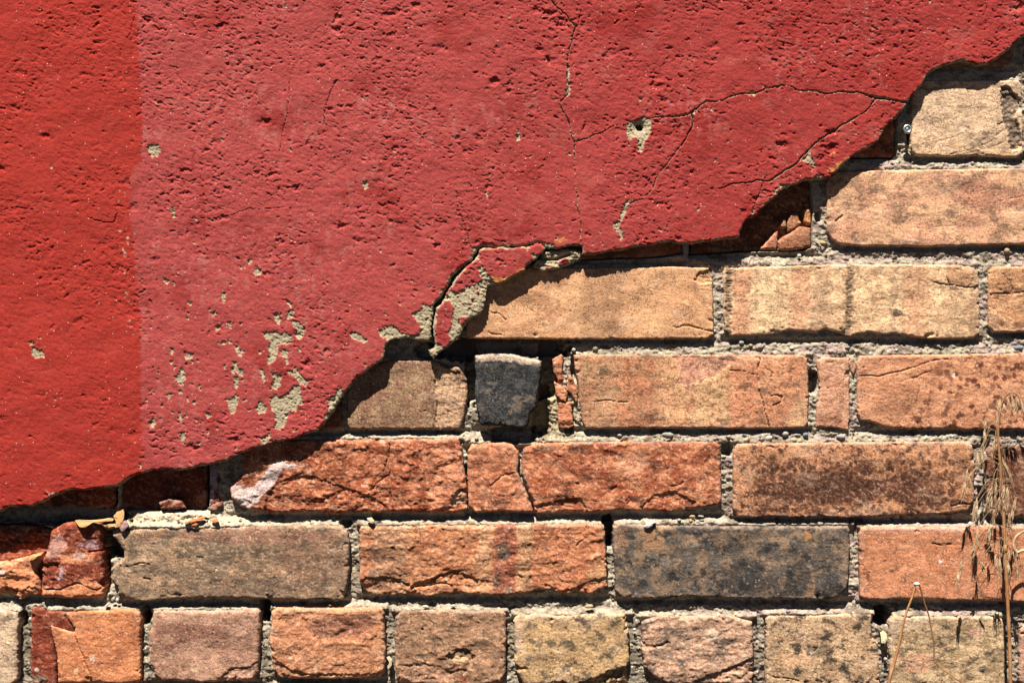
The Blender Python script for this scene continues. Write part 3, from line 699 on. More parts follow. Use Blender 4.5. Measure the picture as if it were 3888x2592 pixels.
# course 2
brick([(1769, 1030), (1785, 1016), (2100, 1018), (2400, 1014), (2560, 1012), (2690, 1018), (2705, 1060), (2709, 1150), (2710, 1270), (2690, 1284), (2600, 1286), (2400, 1287), (2120, 1288), (2000, 1286), (1880, 1286), (1778, 1284), (1769, 1262)], h=1.0,
      base=(224, 172, 116), sec=(206, 150, 104), sec_s=110, dark=(150, 112, 82), dark_a=.28, dark_s=26, rough=.6, bands=[(1855, 30, (200, 150, 105), .5), (2285, 95, (186, 142, 102), .6), (2170, 40, (236, 188, 130), .5), (2480, 120, (232, 182, 124), .4)],
      cracks=[(Z('xA', 965, 880, 1040, 905, 1110, 930, 1165, 985), 3, 1.6), (Z('zE', 1960, 530, 2010, 535, 2060, 525, 2200, 560), 4, 2.2), (Z('xA', 955, 1130, 1050, 1160, 1110, 1165), 3, 1.5)],
      chips=[(Z('xB', 1720, 1090, 1770, 1020, 1860, 1000, 1900, 1040, 1880, 1110, 1780, 1125), 2.2)], rnd_mm=1.5, smear=.15, label="smooth buff brick directly under the crumbling plaster lump")
brick([(2746, 1035), (2752, 1016), (2900, 1012), (3220, 1002), (3560, 1004), (3680, 1008), (3712, 1028), (3720, 1080), (3721, 1265), (3700, 1284), (3600, 1288), (3480, 1282), (3400, 1266), (3353, 1270), (3308, 1263), (3264, 1267), (3226, 1280), (3180, 1262), (3137, 1249),
       (3098, 1264), (3047, 1258), (2996, 1253), (2945, 1266), (2843, 1274), (2770, 1276), (2750, 1250)], h=.8, base=(238, 202, 148), sec=(222, 178, 128), sec_s=60, dark=(140, 112, 88), dark_a=.4, dark_s=28,
      bands=[(2762, 14, (120, 92, 74), .55), (2812, 34, (220, 150, 106), .75), (2915, 40, (240, 208, 152), .6), (3035, 38, (222, 158, 112), .65), (3110, 34, (186, 148, 112), .55), (3222, 14, (120, 104, 88), .55), (3390, 16, (170, 140, 112), .35), (3480, 50, (226, 166, 118), .65), (3640, 60, (206, 172, 126), .5), (3700, 20, (170, 130, 95), .5)],
      patches=[((3405, 1188, 24, 16), (84, 72, 64), .85), (Z('zF', 1575, 165, 1640, 160, 1715, 185, 1735, 260, 1700, 300, 1600, 280, 1570, 240), (206, 150, 102), .7)],
      cracks=[(Z('zF', 1490, 265, 1540, 280, 1600, 285, 1690, 300, 1770, 298), 3, 1.4), (Z('zF', 1570, 170, 1575, 240, 1600, 285), 3, 1.2), (Z('zF', 1715, 185, 1735, 260, 1700, 305), 2.5, 1)], edge=4.5, rough=1.0, grooves=[(3224, 11, .5), (2768, 14, .6)],
      fn=lambda px, py: (lin((120, 92, 74)), .4 * sstep(3190, 3205, px) * (1 - sstep(3235, 3255, px)) * sstep(0, .3, fbm(px / 30, py / 7, 44, 2))), label="cream brick with a black streak down its middle")
brick(rect(3755, 1012, 4600, 1262, 18), h=.6, kind='sandy', base=(218, 166, 112), sec=(196, 138, 92), dark=(120, 92, 70), dark_a=.4, dark_s=50, rough=1.2, cracks=[(Z('zF', 1840, 340, 1920, 335, 2038, 325, 2200, 330), 3, 2.0), (Z('zF', 1920, 230, 1960, 270, 1975, 310), 3, 1.2)])
# course 3
brick([(860, 1372), (1280, 1366), (1294, 1390), (1296, 1615), (1280, 1632), (860, 1640)], h=-3, base=(165, 90, 58), sec=(120, 66, 44))
brick([(1319, 1400), (1340, 1372), (1480, 1364), (1640, 1366), (1660, 1372), (1690, 1388), (1740, 1392), (1772, 1440), (1776, 1500), (1762, 1590), (1745, 1628), (1640, 1630), (1500, 1629), (1400, 1632), (1330, 1630), (1318, 1612)], h=-.6, base=(176, 140, 102), sec=(164, 114, 90), sec_s=80, sec_a=.75,
      dark=(98, 74, 58), dark_a=.55, dark_s=12, rough=.6, patches=[(Z('zE', 550, 740, 620, 790, 700, 830, 745, 900, 745, 1000, 690, 1100, 640, 1140, 545, 1140, 560, 1000, 545, 850), (212, 174, 130), .8), ((1425, 1580, 26, 40), (200, 150, 110), .5)],
      chips=[(Z('zE', 555, 740, 620, 790, 700, 800, 760, 850, 770, 1050, 720, 1150, 550, 1150, 562, 1000, 548, 850), 1.7)], cracks=[(Z('zE', 560, 760, 550, 900, 565, 1000, 545, 1135), 2.5, 1.5), (Z('zE', 455, 1035, 510, 1030), 2.5, 1.2)], rnd_mm=2.6, edge=4, label="speckled grey-brown half brick left of the black one")
brick(Z('yE', 785, 392, 900, 378, 960, 372, 1180, 378, 1300, 412, 1455, 446, 1450, 560, 1430, 720, 1410, 850, 1395, 920, 1345, 960, 1320, 1090, 1270, 1120, 1100, 1098, 960, 1085, 850, 1080, 838, 1040, 810, 900, 790, 780, 802, 600),
      h=4.2, kind='sandy', vein=.1, base=(62, 64, 70), sec=(84, 82, 82), sec_s=45, sec_a=.7, dark=(34, 34, 38), dark_a=.5, dark_s=30, edge=3.5, rough=.8, rnd_mm=3.0, depth=32, smear=0,
      patches=[(Z('yE', 780, 380, 1180, 360, 1460, 440, 1455, 490, 1180, 455, 1000, 440, 860, 450, 800, 450), (214, 192, 164), .85), ((1972, 1545, 9, 18), (150, 112, 66), .6), ((1938, 1564, 8, 10), (160, 128, 80), .6)],
      fn=lambda px, py: (lin((170, 158, 140)), .4 * sstep(.25, .55, fbm(px / 9, py / 9, 45, 3)) * (1 - .7 * sstep(1850, 2000, px))), label="loose black burnt half brick standing proud in its hole", tilt=(.004, .01))
for pts, hh in ((Z('yE', 1560, 430, 1650, 375, 1672, 400, 1660, 560, 1680, 640, 1640, 700, 1600, 600, 1575, 560), -2), (Z('yE', 1580, 650, 1640, 680, 1720, 760, 1690, 850, 1640, 830, 1600, 790), -1.2), (Z('yE', 1720, 590, 1760, 600, 1810, 720, 1815, 850, 1790, 860, 1750, 770, 1700, 740), -1.5),
                (Z('yE', 1620, 860, 1750, 850, 1760, 960, 1770, 1090, 1720, 1115, 1625, 1105, 1615, 980), -1.6)):
    brick(pts, h=hh, kind='spall', base=(212, 134, 88), sec=(184, 104, 64), name='brick_fragment', rnd_mm=1.6, edge=3.5, depth=18, tilt=(random.uniform(-.08, .03), random.uniform(-.04, .02)), smear=.1, step=2.6)
brick([(2178, 1346), (2300, 1344), (2700, 1346), (3050, 1347), (3068, 1362), (3072, 1450), (3070, 1605), (3055, 1625), (2950, 1628), (2700, 1627), (2400, 1626), (2222, 1628), (2212, 1600), (2200, 1520), (2196, 1460), (2184, 1400)], h=.3, base=(206, 156, 108), sec=(216, 146, 100), sec_s=90, sec_a=.8,
      dark=(146, 92, 62), dark_a=.55, dark_s=22, rough=.8, bands=[(2260, 90, (188, 146, 106), .45), (2430, 70, (206, 128, 82), .5), (2560, 60, (226, 180, 122), .55), (2700, 70, (226, 192, 132), .55), (2830, 60, (224, 150, 102), .75), (2960, 60, (222, 152, 104), .6)],
      patches=[(Z('zF', -60, 700, 310, 700, 320, 735, 200, 830, 60, 880, -40, 880, 0, 800), (206, 146, 122), .75), (Z('zF', 600, 1100, 650, 1020, 740, 950, 745, 1120, 720, 1140), (226, 190, 136), .6)],
      chips=[(Z('zF', -60, 705, 290, 705, 320, 735, 200, 830, 120, 865, 40, 880, -40, 880, 0, 800), .8)],
      cracks=[(Z('zF', 475, 700, 455, 780, 460, 880, 470, 940, 495, 1020, 515, 1090, 527, 1145), 3.5, 2.2), (Z('zE', 1480, 978, 1600, 972, 1700, 980), 2.5, 1.4), (Z('zF', 530, 945, 560, 940, 600, 945, 590, 980, 545, 1000), 3.5, 1.8), (Z('zF', 260, 790, 380, 800, 460, 820), 2, .8), (Z('zF', 500, 780, 545, 810, 530, 870), 2.5, 1)], label="mottled buff and orange brick right of the narrow orange slivers")
brick(Z('zF', 805, 730, 830, 715, 1000, 718, 1003, 800, 1000, 930, 1005, 1060, 1000, 1155, 900, 1135, 800, 1130, 808, 1000, 825, 900, 812, 800), h=-.2, base=(222, 168, 126), sec=(206, 140, 104), sec_s=50, dark=(150, 110, 90), dark_a=.5, dark_s=40, rough=1.1, edge=3.5,
      patches=[((3160, 1600, 40, 35), (196, 116, 78), .6)], label="narrow upright piece of pinkish brick between two wide ones", tilt=(.0, -.006))
brick(Z('zF', 1002, 730, 1032, 725, 1040, 780, 1025, 830, 1010, 800), h=-1.2, base=(196, 130, 92), name='brick_fragment', rnd_mm=1.5, edge=1.5, step=2.8, depth=16)
brick([(3255, 1375), (3268, 1350), (3500, 1346), (3888, 1340), (4180, 1342), (4190, 1620), (3888, 1630), (3700, 1632), (3545, 1628), (3450, 1630), (3366, 1622), (3310, 1602), (3268, 1596), (3258, 1570)], h=.5, base=(214, 152, 106), sec=(200, 134, 92), sec_s=120,
      dark=(120, 66, 48), dark_a=.0, spots=((132, 66, 46), 24, lambda px, py: sstep(3400, 3620, px + (py - 1480) * .8) * .85 + .12), rough=1.0, cracks=[(Z('zF', 1060, 825, 1180, 830, 1290, 800, 1400, 770, 1500, 735, 1590, 728), 4, 1.2), (Z('zF', 1300, 860, 1400, 835, 1500, 790), 4, .8), (Z('zF', 1055, 1095, 1140, 1110, 1220, 1138), 3, 1.5)],
      patches=[((3450, 1560, 160, 60), (176, 120, 84), .4), ((3622, 1424, 7, 11), (232, 220, 200), .9)], label="orange-buff brick speckled with dark red spots behind the grass head")
# course 4 (in and below the plaster shadow)
brick(rect(-420, 1640, 440, 1926), h=-13, kind='spall', base=(150, 72, 42), sec=(112, 54, 36))
brick(rect(456, 1640, 788, 1934), h=-12, kind='sandy', base=(150, 66, 38), sec=(120, 52, 34))
brick(rect(794, 1690, 834, 1930, 6), h=-5, kind='spall', base=(130, 60, 42), patches=[((812, 1810, 14, 70), (190, 190, 200), .75), ((806, 1880, 10, 20), (190, 190, 200), .8)], name='brick_fragment', depth=20)
brick([(600, 1905), (640, 1892), (690, 1898), (702, 1930), (610, 1934)], h=-3, kind='spall', base=(140, 70, 46), name='brick_fragment', depth=14)
brick(Z('yI', 2080, 450, 2130, 420, 2200, 400, 2205, 440, 2130, 490, 2075, 480), h=-2, kind='spall', base=(150, 82, 56), name='brick_fragment', rnd_mm=2, depth=12)
brick([(868, 1856), (876, 1836), (915, 1800), (920, 1690), (960, 1672), (1200, 1668), (1480, 1668), (1740, 1662), (1752, 1700), (1762, 1780), (1774, 1850), (1775, 1936), (1720, 1944), (1580, 1948), (1480, 1944), (1320, 1952), (1262, 1953), (1180, 1949), (1015, 1950), (950, 1938), (905, 1922), (876, 1890)], h=.4, kind='spall',
      base=(186, 92, 52), sec=(204, 126, 82), sec_s=60, sec_a=.75, dark=(126, 58, 34), dark_a=.5, dark_s=60, rough=.95, rnd_mm=4, edge=4, vein=.75,
      patches=[(Z('yB', -175, 130, -130, 80, -60, 120, 20, 90, 85, 10, 125, -70, 200, -95, 330, -52, 330, -32, 240, -22, 195, 20, 145, 100, 85, 165, 25, 240, -60, 275, -140, 205), (236, 230, 224), .72), (Z('yB', 1250, -160, 1600, -160, 1600, 150, 1500, 240, 1320, 270, 1290, 100), (220, 146, 100), .6), (Z('yB', 1500, 130, 1590, 150, 1590, 230, 1470, 270), (236, 206, 160), .6)] +
      [((1190 + i * 47 % 380, 1830 + (i * 71) % 90, 7, 7), (226, 190, 160), .8) for i in range(8)], chips=[(Z('yB', 100, 160, 200, 60, 420, 20, 700, 120, 900, 180, 1010, 260, 1000, 320, 80, 320), 1.6), (Z('yB', 1490, 170, 1560, 120, 1640, 150, 1600, 260, 1460, 280), 3)],
      cracks=[(Z('yB', 1020, -250, 1015, -60, 1020, 100, 1030, 200, 1045, 300), 3, 2.5), (Z('yB', 850, 180, 920, 80, 1010, 20), 4, 1.6), (Z('zE', 285, 1215, 270, 1320, 245, 1390), 3.5, 2.5)], label="rust-red spalled brick with a white streak at its left end")
brick(Z('zE', 748, 1260, 770, 1232, 860, 1228, 980, 1222, 1020, 1240, 1052, 1275, 1045, 1400, 1075, 1480, 1100, 1530, 1126, 1600, 1136, 1635, 1080, 1640, 950, 1632, 800, 1640, 750, 1600, 742, 1400), h=.3, kind='spall', base=(212, 134, 88), sec=(186, 100, 60), sec_s=60, dark=(130, 70, 46), dark_a=.4, dark_s=50, rough=.6, vein=.7, rnd_mm=3,
      cracks=[(Z('zE', 880, 1480, 950, 1420, 1020, 1400), 4, 1.4)], label="orange end of a brick cracked off by a dark vertical split")
brick(Z('p', 1984, 1712, 1998, 1692, 2040, 1680, 2300, 1676, 2600, 1674, 2715, 1676, 2736, 1690, 2741, 1800, 2740, 1905, 2728, 1920, 2634, 1930, 2558, 1944, 2430, 1942, 2358, 1936, 2277, 1945, 2150, 1946, 2033, 1950, 2022, 1900, 2005, 1860, 1982, 1800, 1980, 1750), h=.2, kind='spall', base=(190, 98, 58), sec=(212, 138, 90), sec_s=75, sec_a=.75,
      dark=(120, 62, 42), dark_a=.45, dark_s=70, rough=.6, vein=.75, rnd_mm=3, edge=4, patches=[((2400, 1760, 60, 45), (222, 166, 120), .6), ((2690, 1830, 60, 80), (216, 142, 92), .6)], chips=[(Z('yC', 1000, 260, 1100, 170, 1250, 140, 1420, 220, 1380, 290, 1000, 310), 1.8), (Z('yC', 220, 250, 400, 210, 560, 190, 620, 300, 220, 310), 2.2)],
      cracks=[(Z('yC', 790, 130, 820, 110), 6, 1.5), (Z('yC', 1230, 105, 1300, 90, 1320, 70), 4, 1.2), (Z('yC', 890, 220, 920, 180, 935, 210, 905, 235), 3, .9), (Z('yC', 525, 80, 545, 90), 6, 1.2)], label="long red-orange brick right of the vertical split")
brick(Z('p', 2786, 1705, 2800, 1684, 3000, 1682, 3300, 1678, 3660, 1676, 3694, 1690, 3704, 1760, 3700, 1900, 3680, 1938, 3600, 1950, 3400, 1958, 3200, 1966, 3130, 1960, 3015, 1967, 2960, 1958, 2880, 1966, 2800, 1962, 2784, 1930), h=.6, base=(204, 146, 98), sec=(176, 112, 76), sec_s=100,
      dark=(104, 60, 44), dark_a=.85, dark_s=40, vein=.5, spots=((100, 56, 42), 30, lambda px, py: .9 * sstep(1700, 1760, py + 25 * fbm(px / 50, py / 50, 8, 2)) * sstep(2800, 2880, px) * (1 - .5 * sstep(3560, 3690, px))), rough=.7, patches=[((3150, 1850, 300, 70), (112, 62, 46), .85), ((3480, 1860, 130, 60), (116, 66, 50), .6), ((2840, 1790, 45, 110), (212, 152, 104), .6), ((3330, 1690, 330, 16), (212, 156, 116), .6)],
      cracks=[(Z('yD', 1420, 250, 1480, 235, 1560, 240, 1600, 225), 4, 1.6)], label="buff brick heavily blotched with dark brown leopard spots")
brick(rect(3750, 1694, 4620, 1962, 16), h=.3, base=(140, 84, 60), sec=(116, 66, 48), sec_s=60, dark=(88, 52, 40), dark_a=.5, dark_s=40, rough=1.1, label="dark red-brown brick behind the dry grass stalk")
# course 5
brick([(-420, 2000), (60, 1992), (150, 1996), (195, 2010), (190, 2100), (150, 2215), (-420, 2262)], h=-8, kind='spall', base=(164, 72, 36), sec=(128, 54, 32), rough=1.4, depth=22)
brick(Z('yI', -700, 1010, -200, 1010, 0, 1005, 110, 985, 250, 955, 350, 925, 405, 915, 400, 1000, 345, 1090, 385, 1200, 405, 1350, 300, 1330, 200, 1370, 110, 1330, 0, 1330, -300, 1335, -700, 1340), h=-.6, kind='spall', base=(222, 144, 88), sec=(206, 118, 72), sec_s=60, rough=1.2, rnd_mm=4.5, edge=4, patches=[((4, 2170, 20, 14), (232, 196, 190), .7)],
      chips=[(Z('yI', -60, 1290, 80, 1240, 200, 1290, 300, 1230, 400, 1290, 420, 1370, -60, 1350), 2)], smear=.1, label="orange spalled brick stub at the left edge, its top broken away")
brick(Z('yI', 640, 612, 750, 602, 900, 604, 990, 625, 1032, 670, 1014, 800, 1012, 900, 1026, 1130, 1022, 1345, 1000, 1362, 700, 1372, 395, 1352, 402, 1210, 400, 1010, 418, 960, 452, 900, 480, 800, 492, 700, 560, 640), h=.6, kind='spall', base=(176, 78, 46), sec=(158, 66, 40), sec_s=80, dark=(120, 48, 34), dark_a=.4, dark_s=60, rough=.8, rnd_mm=4.5, edge=3,
      patches=[(Z('yI', 520, 740, 600, 720, 660, 800, 650, 890, 560, 960, 450, 960, 470, 880), (216, 170, 150), .75), (Z('yI', 740, 820, 900, 770, 980, 830, 960, 870, 800, 850), (196, 168, 172), .75), (Z('yI', 590, 1040, 640, 1040, 630, 1130, 590, 1200, 560, 1250, 580, 1130), (206, 180, 186), .8), (Z('yI', 580, 920, 780, 890, 940, 930, 930, 1000, 720, 1020, 600, 990), (226, 152, 96), .75),
               (Z('yI', 540, 1260, 700, 1230, 820, 1150, 960, 1190, 1030, 1260, 1030, 1370, 400, 1370, 400, 1270), (224, 148, 92), .85), ((300, 2110, 26, 18), (220, 186, 168), .7)],
      chips=[(Z('yI', 400, 1010, 590, 1010, 580, 1240, 400, 1260), 2.2)], cracks=[(Z('yI', 400, 1270, 600, 1275, 760, 1210, 850, 1240, 960, 1280, 1030, 1240), 4, 2), (Z('yI', 880, 905, 960, 890, 1020, 895), 4, 2)], smear=0, label="deep red broken brick with whitish paint smears and an orange foot")
brick(Z('yI', 1110, 690, 1170, 670, 1260, 690, 1400, 670, 1600, 662, 1800, 658, 2100, 655, 2400, 652, 2900, 640, 3180, 640, 3380, 640, 3440, 700, 3465, 800, 3465, 1000, 3450, 1220, 3400, 1380, 3320, 1390, 3100, 1375, 2900, 1385, 2650, 1375, 2352, 1360, 2150, 1370, 2000, 1350, 1880, 1380, 1750, 1360, 1500, 1390, 1340, 1395, 1240, 1360, 1170, 1310, 1150, 1240,
      1100, 1180, 1110, 1100, 1150, 1030, 1220, 960, 1225, 890, 1180, 830, 1140, 770, 1100, 740), h=.8, kind='sandy', base=(152, 124, 98), sec=(184, 148, 110), sec_s=48, sec_a=.7, dark=(112, 94, 80), dark_a=.6, dark_s=70, rough=1.0, rnd_mm=3.2, edge=4, patches=[((980, 2034, 340, 34), (164, 112, 90), .75), ((1180, 2130, 160, 90), (158, 112, 88), .65), ((560, 2040, 60, 20), (180, 130, 98), .7), ((930, 2230, 300, 36), (136, 104, 92), .5), ((820, 2110, 70, 50), (128, 108, 92), .6)] + [((700 + i * 61 % 420, 2090 + (i * 37) % 110, 7, 6), (206, 180, 140), .8) for i in range(12)],
      chips=[(Z('yI', 1240, 1030, 1300, 1040, 1440, 1005, 1500, 1010, 1480, 1060, 1250, 1090), .8)], cracks=[(Z('yI', 1245, 1050, 1330, 1030, 1440, 1008), 3.5, 1.8), (Z('yI', 1430, 1165, 1490, 1170), 5, 2), (Z('yI', 1960, 950, 2010, 955), 4, 1.5)], label="wide grey-brown brick with a notched left end")
brick(Z('yB', 790, 430, 800, 405, 1100, 402, 1600, 396, 1960, 394, 2560, 385, 2610, 392, 2618, 420, 2625, 480, 2636, 760, 2642, 850, 2590, 880, 2520, 915, 2400, 890, 2340, 912, 2270, 900, 2230, 872, 2140, 880, 1960, 915, 1860, 920, 1700, 915, 1500, 900, 1300, 930, 1130, 916, 900, 925, 820, 880, 792, 820), h=.5, kind='spall', base=(208, 140, 90), sec=(196, 116, 72), sec_s=80,
      sec_a=.8, dark=(128, 88, 66), dark_a=.35, dark_s=60, rough=.9, rnd_mm=2.8, edge=4, bands=[(1475, 75, (178, 140, 104), .65), (1835, 30, (190, 152, 108), .6), (1915, 45, (172, 84, 66), .8), (1990, 30, (188, 148, 104), .7), (2150, 120, (214, 128, 80), .5)],
      patches=[((1912, 2092, 30, 40), (112, 100, 86), .85), ((1883, 2208, 12, 32), (110, 98, 90), .7), ((2270, 2180, 40, 36), (200, 160, 104), .6), ((1492, 2080, 11, 11), (40, 28, 26), .9), ((1437, 2120, 28, 16), (110, 84, 70), .6), ((1420, 2180, 30, 26), (110, 96, 84), .5), ((1930, 2240, 16, 14), (150, 140, 120), .7)],
      chips=[(Z('yB', 800, 790, 1000, 770, 1180, 840, 1400, 760, 1520, 730, 1680, 800, 1680, 940, 800, 940), 2.2), (Z('yC', 350, 880, 480, 870, 640, 800, 760, 780, 760, 920, 350, 930), 1.6)], cracks=[(Z('yB', 1180, 860, 1290, 845, 1400, 825, 1480, 850), 4, 2), (Z('yB', 1470, 810, 1500, 750, 1545, 735), 3.5, 1.6), (Z('yC', 530, 550, 580, 500, 610, 470), 4, 1.6), (Z('yB', 1340, 800, 1410, 770), 3, 1.2), (Z('yB', 1036, 560, 1040, 566), 8, 3)], label="orange-brown brick with an upright red band and grey scabs")
brick(Z('yC', 795, 430, 800, 400, 850, 378, 1020, 392, 1200, 400, 1600, 402, 1960, 404, 2300, 402, 2550, 400, 2566, 430, 2564, 620, 2555, 800, 2530, 890, 2480, 925, 2420, 945, 2300, 950, 2200, 955, 1960, 946, 1780, 945, 1600, 935, 1350, 926, 1200, 940, 1050, 952, 900, 942, 840, 925, 815, 880, 812, 700, 798, 560), h=.7, kind='sandy', vein=.2, base=(112, 99, 92), sec=(158, 126, 96), sec_s=60, sec_a=.65, dark=(62, 60, 62), dark_a=.8, dark_s=75, rough=.7, rnd_mm=3,
      patches=[(Z('yC', 1000, 430, 1170, 415, 1185, 560, 1150, 585, 1020, 580), (206, 158, 106), .75), (Z('yC', 800, 400, 900, 400, 920, 480, 910, 570, 820, 560), (182, 134, 98), .6), ((2395, 2040, 22, 14), (66, 66, 72), .8), ((2660, 2010, 110, 20), (74, 72, 76), .7), ((2840, 2200, 110, 70), (66, 66, 70), .75), (Z('yD', 330, 420, 375, 420, 380, 500, 340, 505), (214, 150, 86), .8), ((3080, 2010, 22, 18), (70, 70, 76), .75), (Z('yD', 200, 700, 330, 640, 380, 760, 330, 920, 170, 920), (62, 62, 66), .7), (Z('yD', 400, 760, 560, 740, 620, 860, 560, 930, 400, 930), (66, 66, 72), .7), (Z('yD', 330, 860, 400, 840, 400, 920, 330, 930), (168, 128, 92), .7)],
      edge=3.5, label="wide charcoal and brown burnt brick with a tan patch at its upper left")
brick([(3263, 2030), (3272, 2002), (3500, 2000), (3888, 2000), (4160, 2004), (4168, 2270), (3888, 2286), (3653, 2279), (3475, 2274), (3300, 2276), (3268, 2266)], h=.8, base=(218, 146, 98), sec=(206, 130, 84), sec_s=140, dark=(150, 98, 70), dark_a=.35, dark_s=30, rough=.6, rnd_mm=2.4,
      patches=[((3500, 2012, 260, 12), (210, 160, 140), .6), ((3580, 2064, 36, 7), (116, 84, 66), .8), ((3570, 2130, 9, 7), (240, 234, 220), .95), ((3360, 2128, 9, 5), (80, 60, 50), .7), ((3385, 2168, 8, 8), (90, 66, 54), .6), ((3296, 2188, 8, 14), (110, 80, 60), .6)], cracks=[(Z('yD', 1280, 530, 1340, 545, 1420, 535), 4, 1.6)], label="smooth orange brick with one white dot, behind the grass")
# course 6 (header course along the bottom)
brick([(-260, 2340), (-240, 2318), (20, 2318), (62, 2326), (69, 2350), (66, 2580), (40, 2598), (-250, 2600)], h=.8, base=(206, 180, 142), sec=(226, 204, 166), dark=(130, 112, 90), dark_a=.5, dark_s=60)
brick(Z('yA', 222, 1050, 240, 1015, 265, 1008, 320, 1018, 340, 1045, 360, 1030, 420, 1025, 492, 1040, 500, 1090, 545, 1150, 548, 1190, 500, 1200, 420, 1170, 396, 1210, 400, 1300, 415, 1400, 420, 1590, 240, 1590, 215, 1400, 228, 1200), h=-1.2, kind='sandy', base=(160, 64, 32), sec=(144, 56, 32), rough=1.4, name='brick_fragment', rnd_mm=3, smear=.1, patches=[((140, 2540, 10, 9), (226, 214, 190), .9), ((150, 2575, 40, 16), (190, 180, 150), .6)], label="dark red sliver split from the orange header")
brick(Z('yA', 372, 1130, 430, 1150, 548, 1195, 552, 1160, 500, 1090, 488, 1045, 600, 1036, 800, 1026, 985, 1018, 1035, 1045, 1048, 1100, 1042, 1300, 1046, 1540, 1020, 1566, 900, 1575, 690, 1560, 560, 1570, 425, 1572, 424, 1400, 405, 1300, 380, 1200), h=.2, kind='sandy', base=(224, 144, 86), sec=(212, 124, 72), sec_s=90, dark=(170, 94, 56), dark_a=.35, dark_s=60, rough=1.0, rnd_mm=2.6, smear=.15,
      patches=[((350, 2497, 12, 16), (232, 214, 186), .8), ((288, 2546, 12, 12), (230, 196, 140), .8), ((408, 2468, 6, 8), (226, 190, 150), .8), ((385, 2386, 5, 5), (230, 200, 160), .8)], cracks=[(Z('yA', 545, 1185, 600, 1330, 640, 1430, 690, 1540), 2.6, 1.8), (Z('yA', 520, 1140, 555, 1190), 5, 1.5)], label="bright orange header brick split by a slanting crack")
brick(Z('yA', 1130, 1060, 1140, 1032, 1400, 1030, 1700, 1030, 1910, 1018, 1932, 1040, 1928, 1300, 1920, 1490, 1870, 1552, 1700, 1560, 1500, 1566, 1200, 1548, 1140, 1510, 1108, 1400, 1104, 1200, 1122, 1150), h=.5, kind='sandy', base=(196, 152, 122), sec=(182, 134, 104), sec_s=80, dark=(120, 92, 76), dark_a=.4, dark_s=40, rough=.9, rnd_mm=3.2, smear=.3,
      patches=[(Z('yA', 1160, 1150, 1300, 1110, 1480, 1130, 1700, 1150, 1700, 1230, 1500, 1240, 1330, 1280, 1290, 1320, 1200, 1320, 1160, 1240), (158, 96, 82), .65), (Z('yA', 1560, 1280, 1880, 1200, 1880, 1420, 1700, 1430), (168, 116, 96), .5), ((633, 2424, 24, 22), (190, 146, 112), .8), ((740, 2540, 16, 12), (230, 200, 150), .7)], chips=[(Z('yA', 1700, 1470, 1830, 1450, 1930, 1410, 1930, 1560, 1600, 1570), 1.6)], cracks=[(Z('yA', 1700, 1470, 1830, 1455, 1915, 1415), 3, 1.4), (Z('yA', 1580, 1190, 1577, 1215), 2.5, 1.5)], label="mauve-brown header brick with a ring-shaped mark")
brick(Z('yB', 132, 1040, 180, 1010, 400, 1015, 800, 1010, 955, 1005, 975, 1050, 985, 1300, 978, 1500, 940, 1530, 600, 1545, 300, 1545, 200, 1535, 145, 1480, 130, 1350, 118, 1240, 135, 1150), h=.6, kind='spall', base=(206, 138, 92), sec=(220, 156, 104), sec_s=90, dark=(140, 96, 72), dark_a=.35, dark_s=60, rough=.8, rnd_mm=3.5,
      patches=[(Z('yB', 420, 1110, 560, 1050, 900, 1040, 940, 1110, 860, 1180, 640, 1240, 500, 1240, 400, 1170), (166, 98, 80), .7), (Z('yB', 150, 1380, 280, 1480, 560, 1520, 560, 1545, 200, 1540, 135, 1450), (176, 128, 98), .5), ((1198, 2538, 8, 14), (238, 220, 180), .9), ((1415, 2340, 7, 8), (240, 210, 170), .9), ((1332, 2394, 8, 8), (230, 180, 150), .8), ((1100, 2495, 6, 5), (240, 226, 180), .8)], chips=[(Z('yB', 130, 1360, 260, 1460, 420, 1500, 900, 1500, 980, 1470, 980, 1560, 140, 1560), 1.6)], label="orange header brick with a plum patch at its top")
brick(Z('yB', 1062, 1080, 1100, 1030, 1300, 1025, 1600, 1030, 1860, 1028, 1884, 1060, 1884, 1480, 1850, 1560, 1600, 1600, 1080, 1570, 1058, 1500, 1052, 1280), h=.4, kind='spall', base=(172, 130, 96), sec=(196, 148, 108), sec_s=70, dark=(118, 88, 68), dark_a=.55, dark_s=70, rough=.7, rnd_mm=3.2,
      patches=[((1742, 2500, 36, 22), (232, 200, 146), .85), ((1740, 2535, 24, 30), (190, 118, 76), .6), (Z('yB', 1080, 1450, 1300, 1440, 1460, 1480, 1460, 1568, 1080, 1568), (204, 154, 116), .6), ((1756, 2580, 20, 22), (176, 84, 50), .8)], chips=[(Z('yB', 1450, 1370, 1520, 1310, 1600, 1320, 1650, 1380, 1600, 1480, 1480, 1500), 2.6), (Z('yB', 1080, 1430, 1300, 1420, 1480, 1480, 1600, 1470, 1600, 1600, 1080, 1600), 1.2)], cracks=[(Z('yB', 1440, 1370, 1500, 1320, 1580, 1318, 1650, 1370), 3.5, 2), (Z('yB', 1260, 1166, 1264, 1172), 7, 3)], label="brown header brick with a pale stone bedded in its lower half")
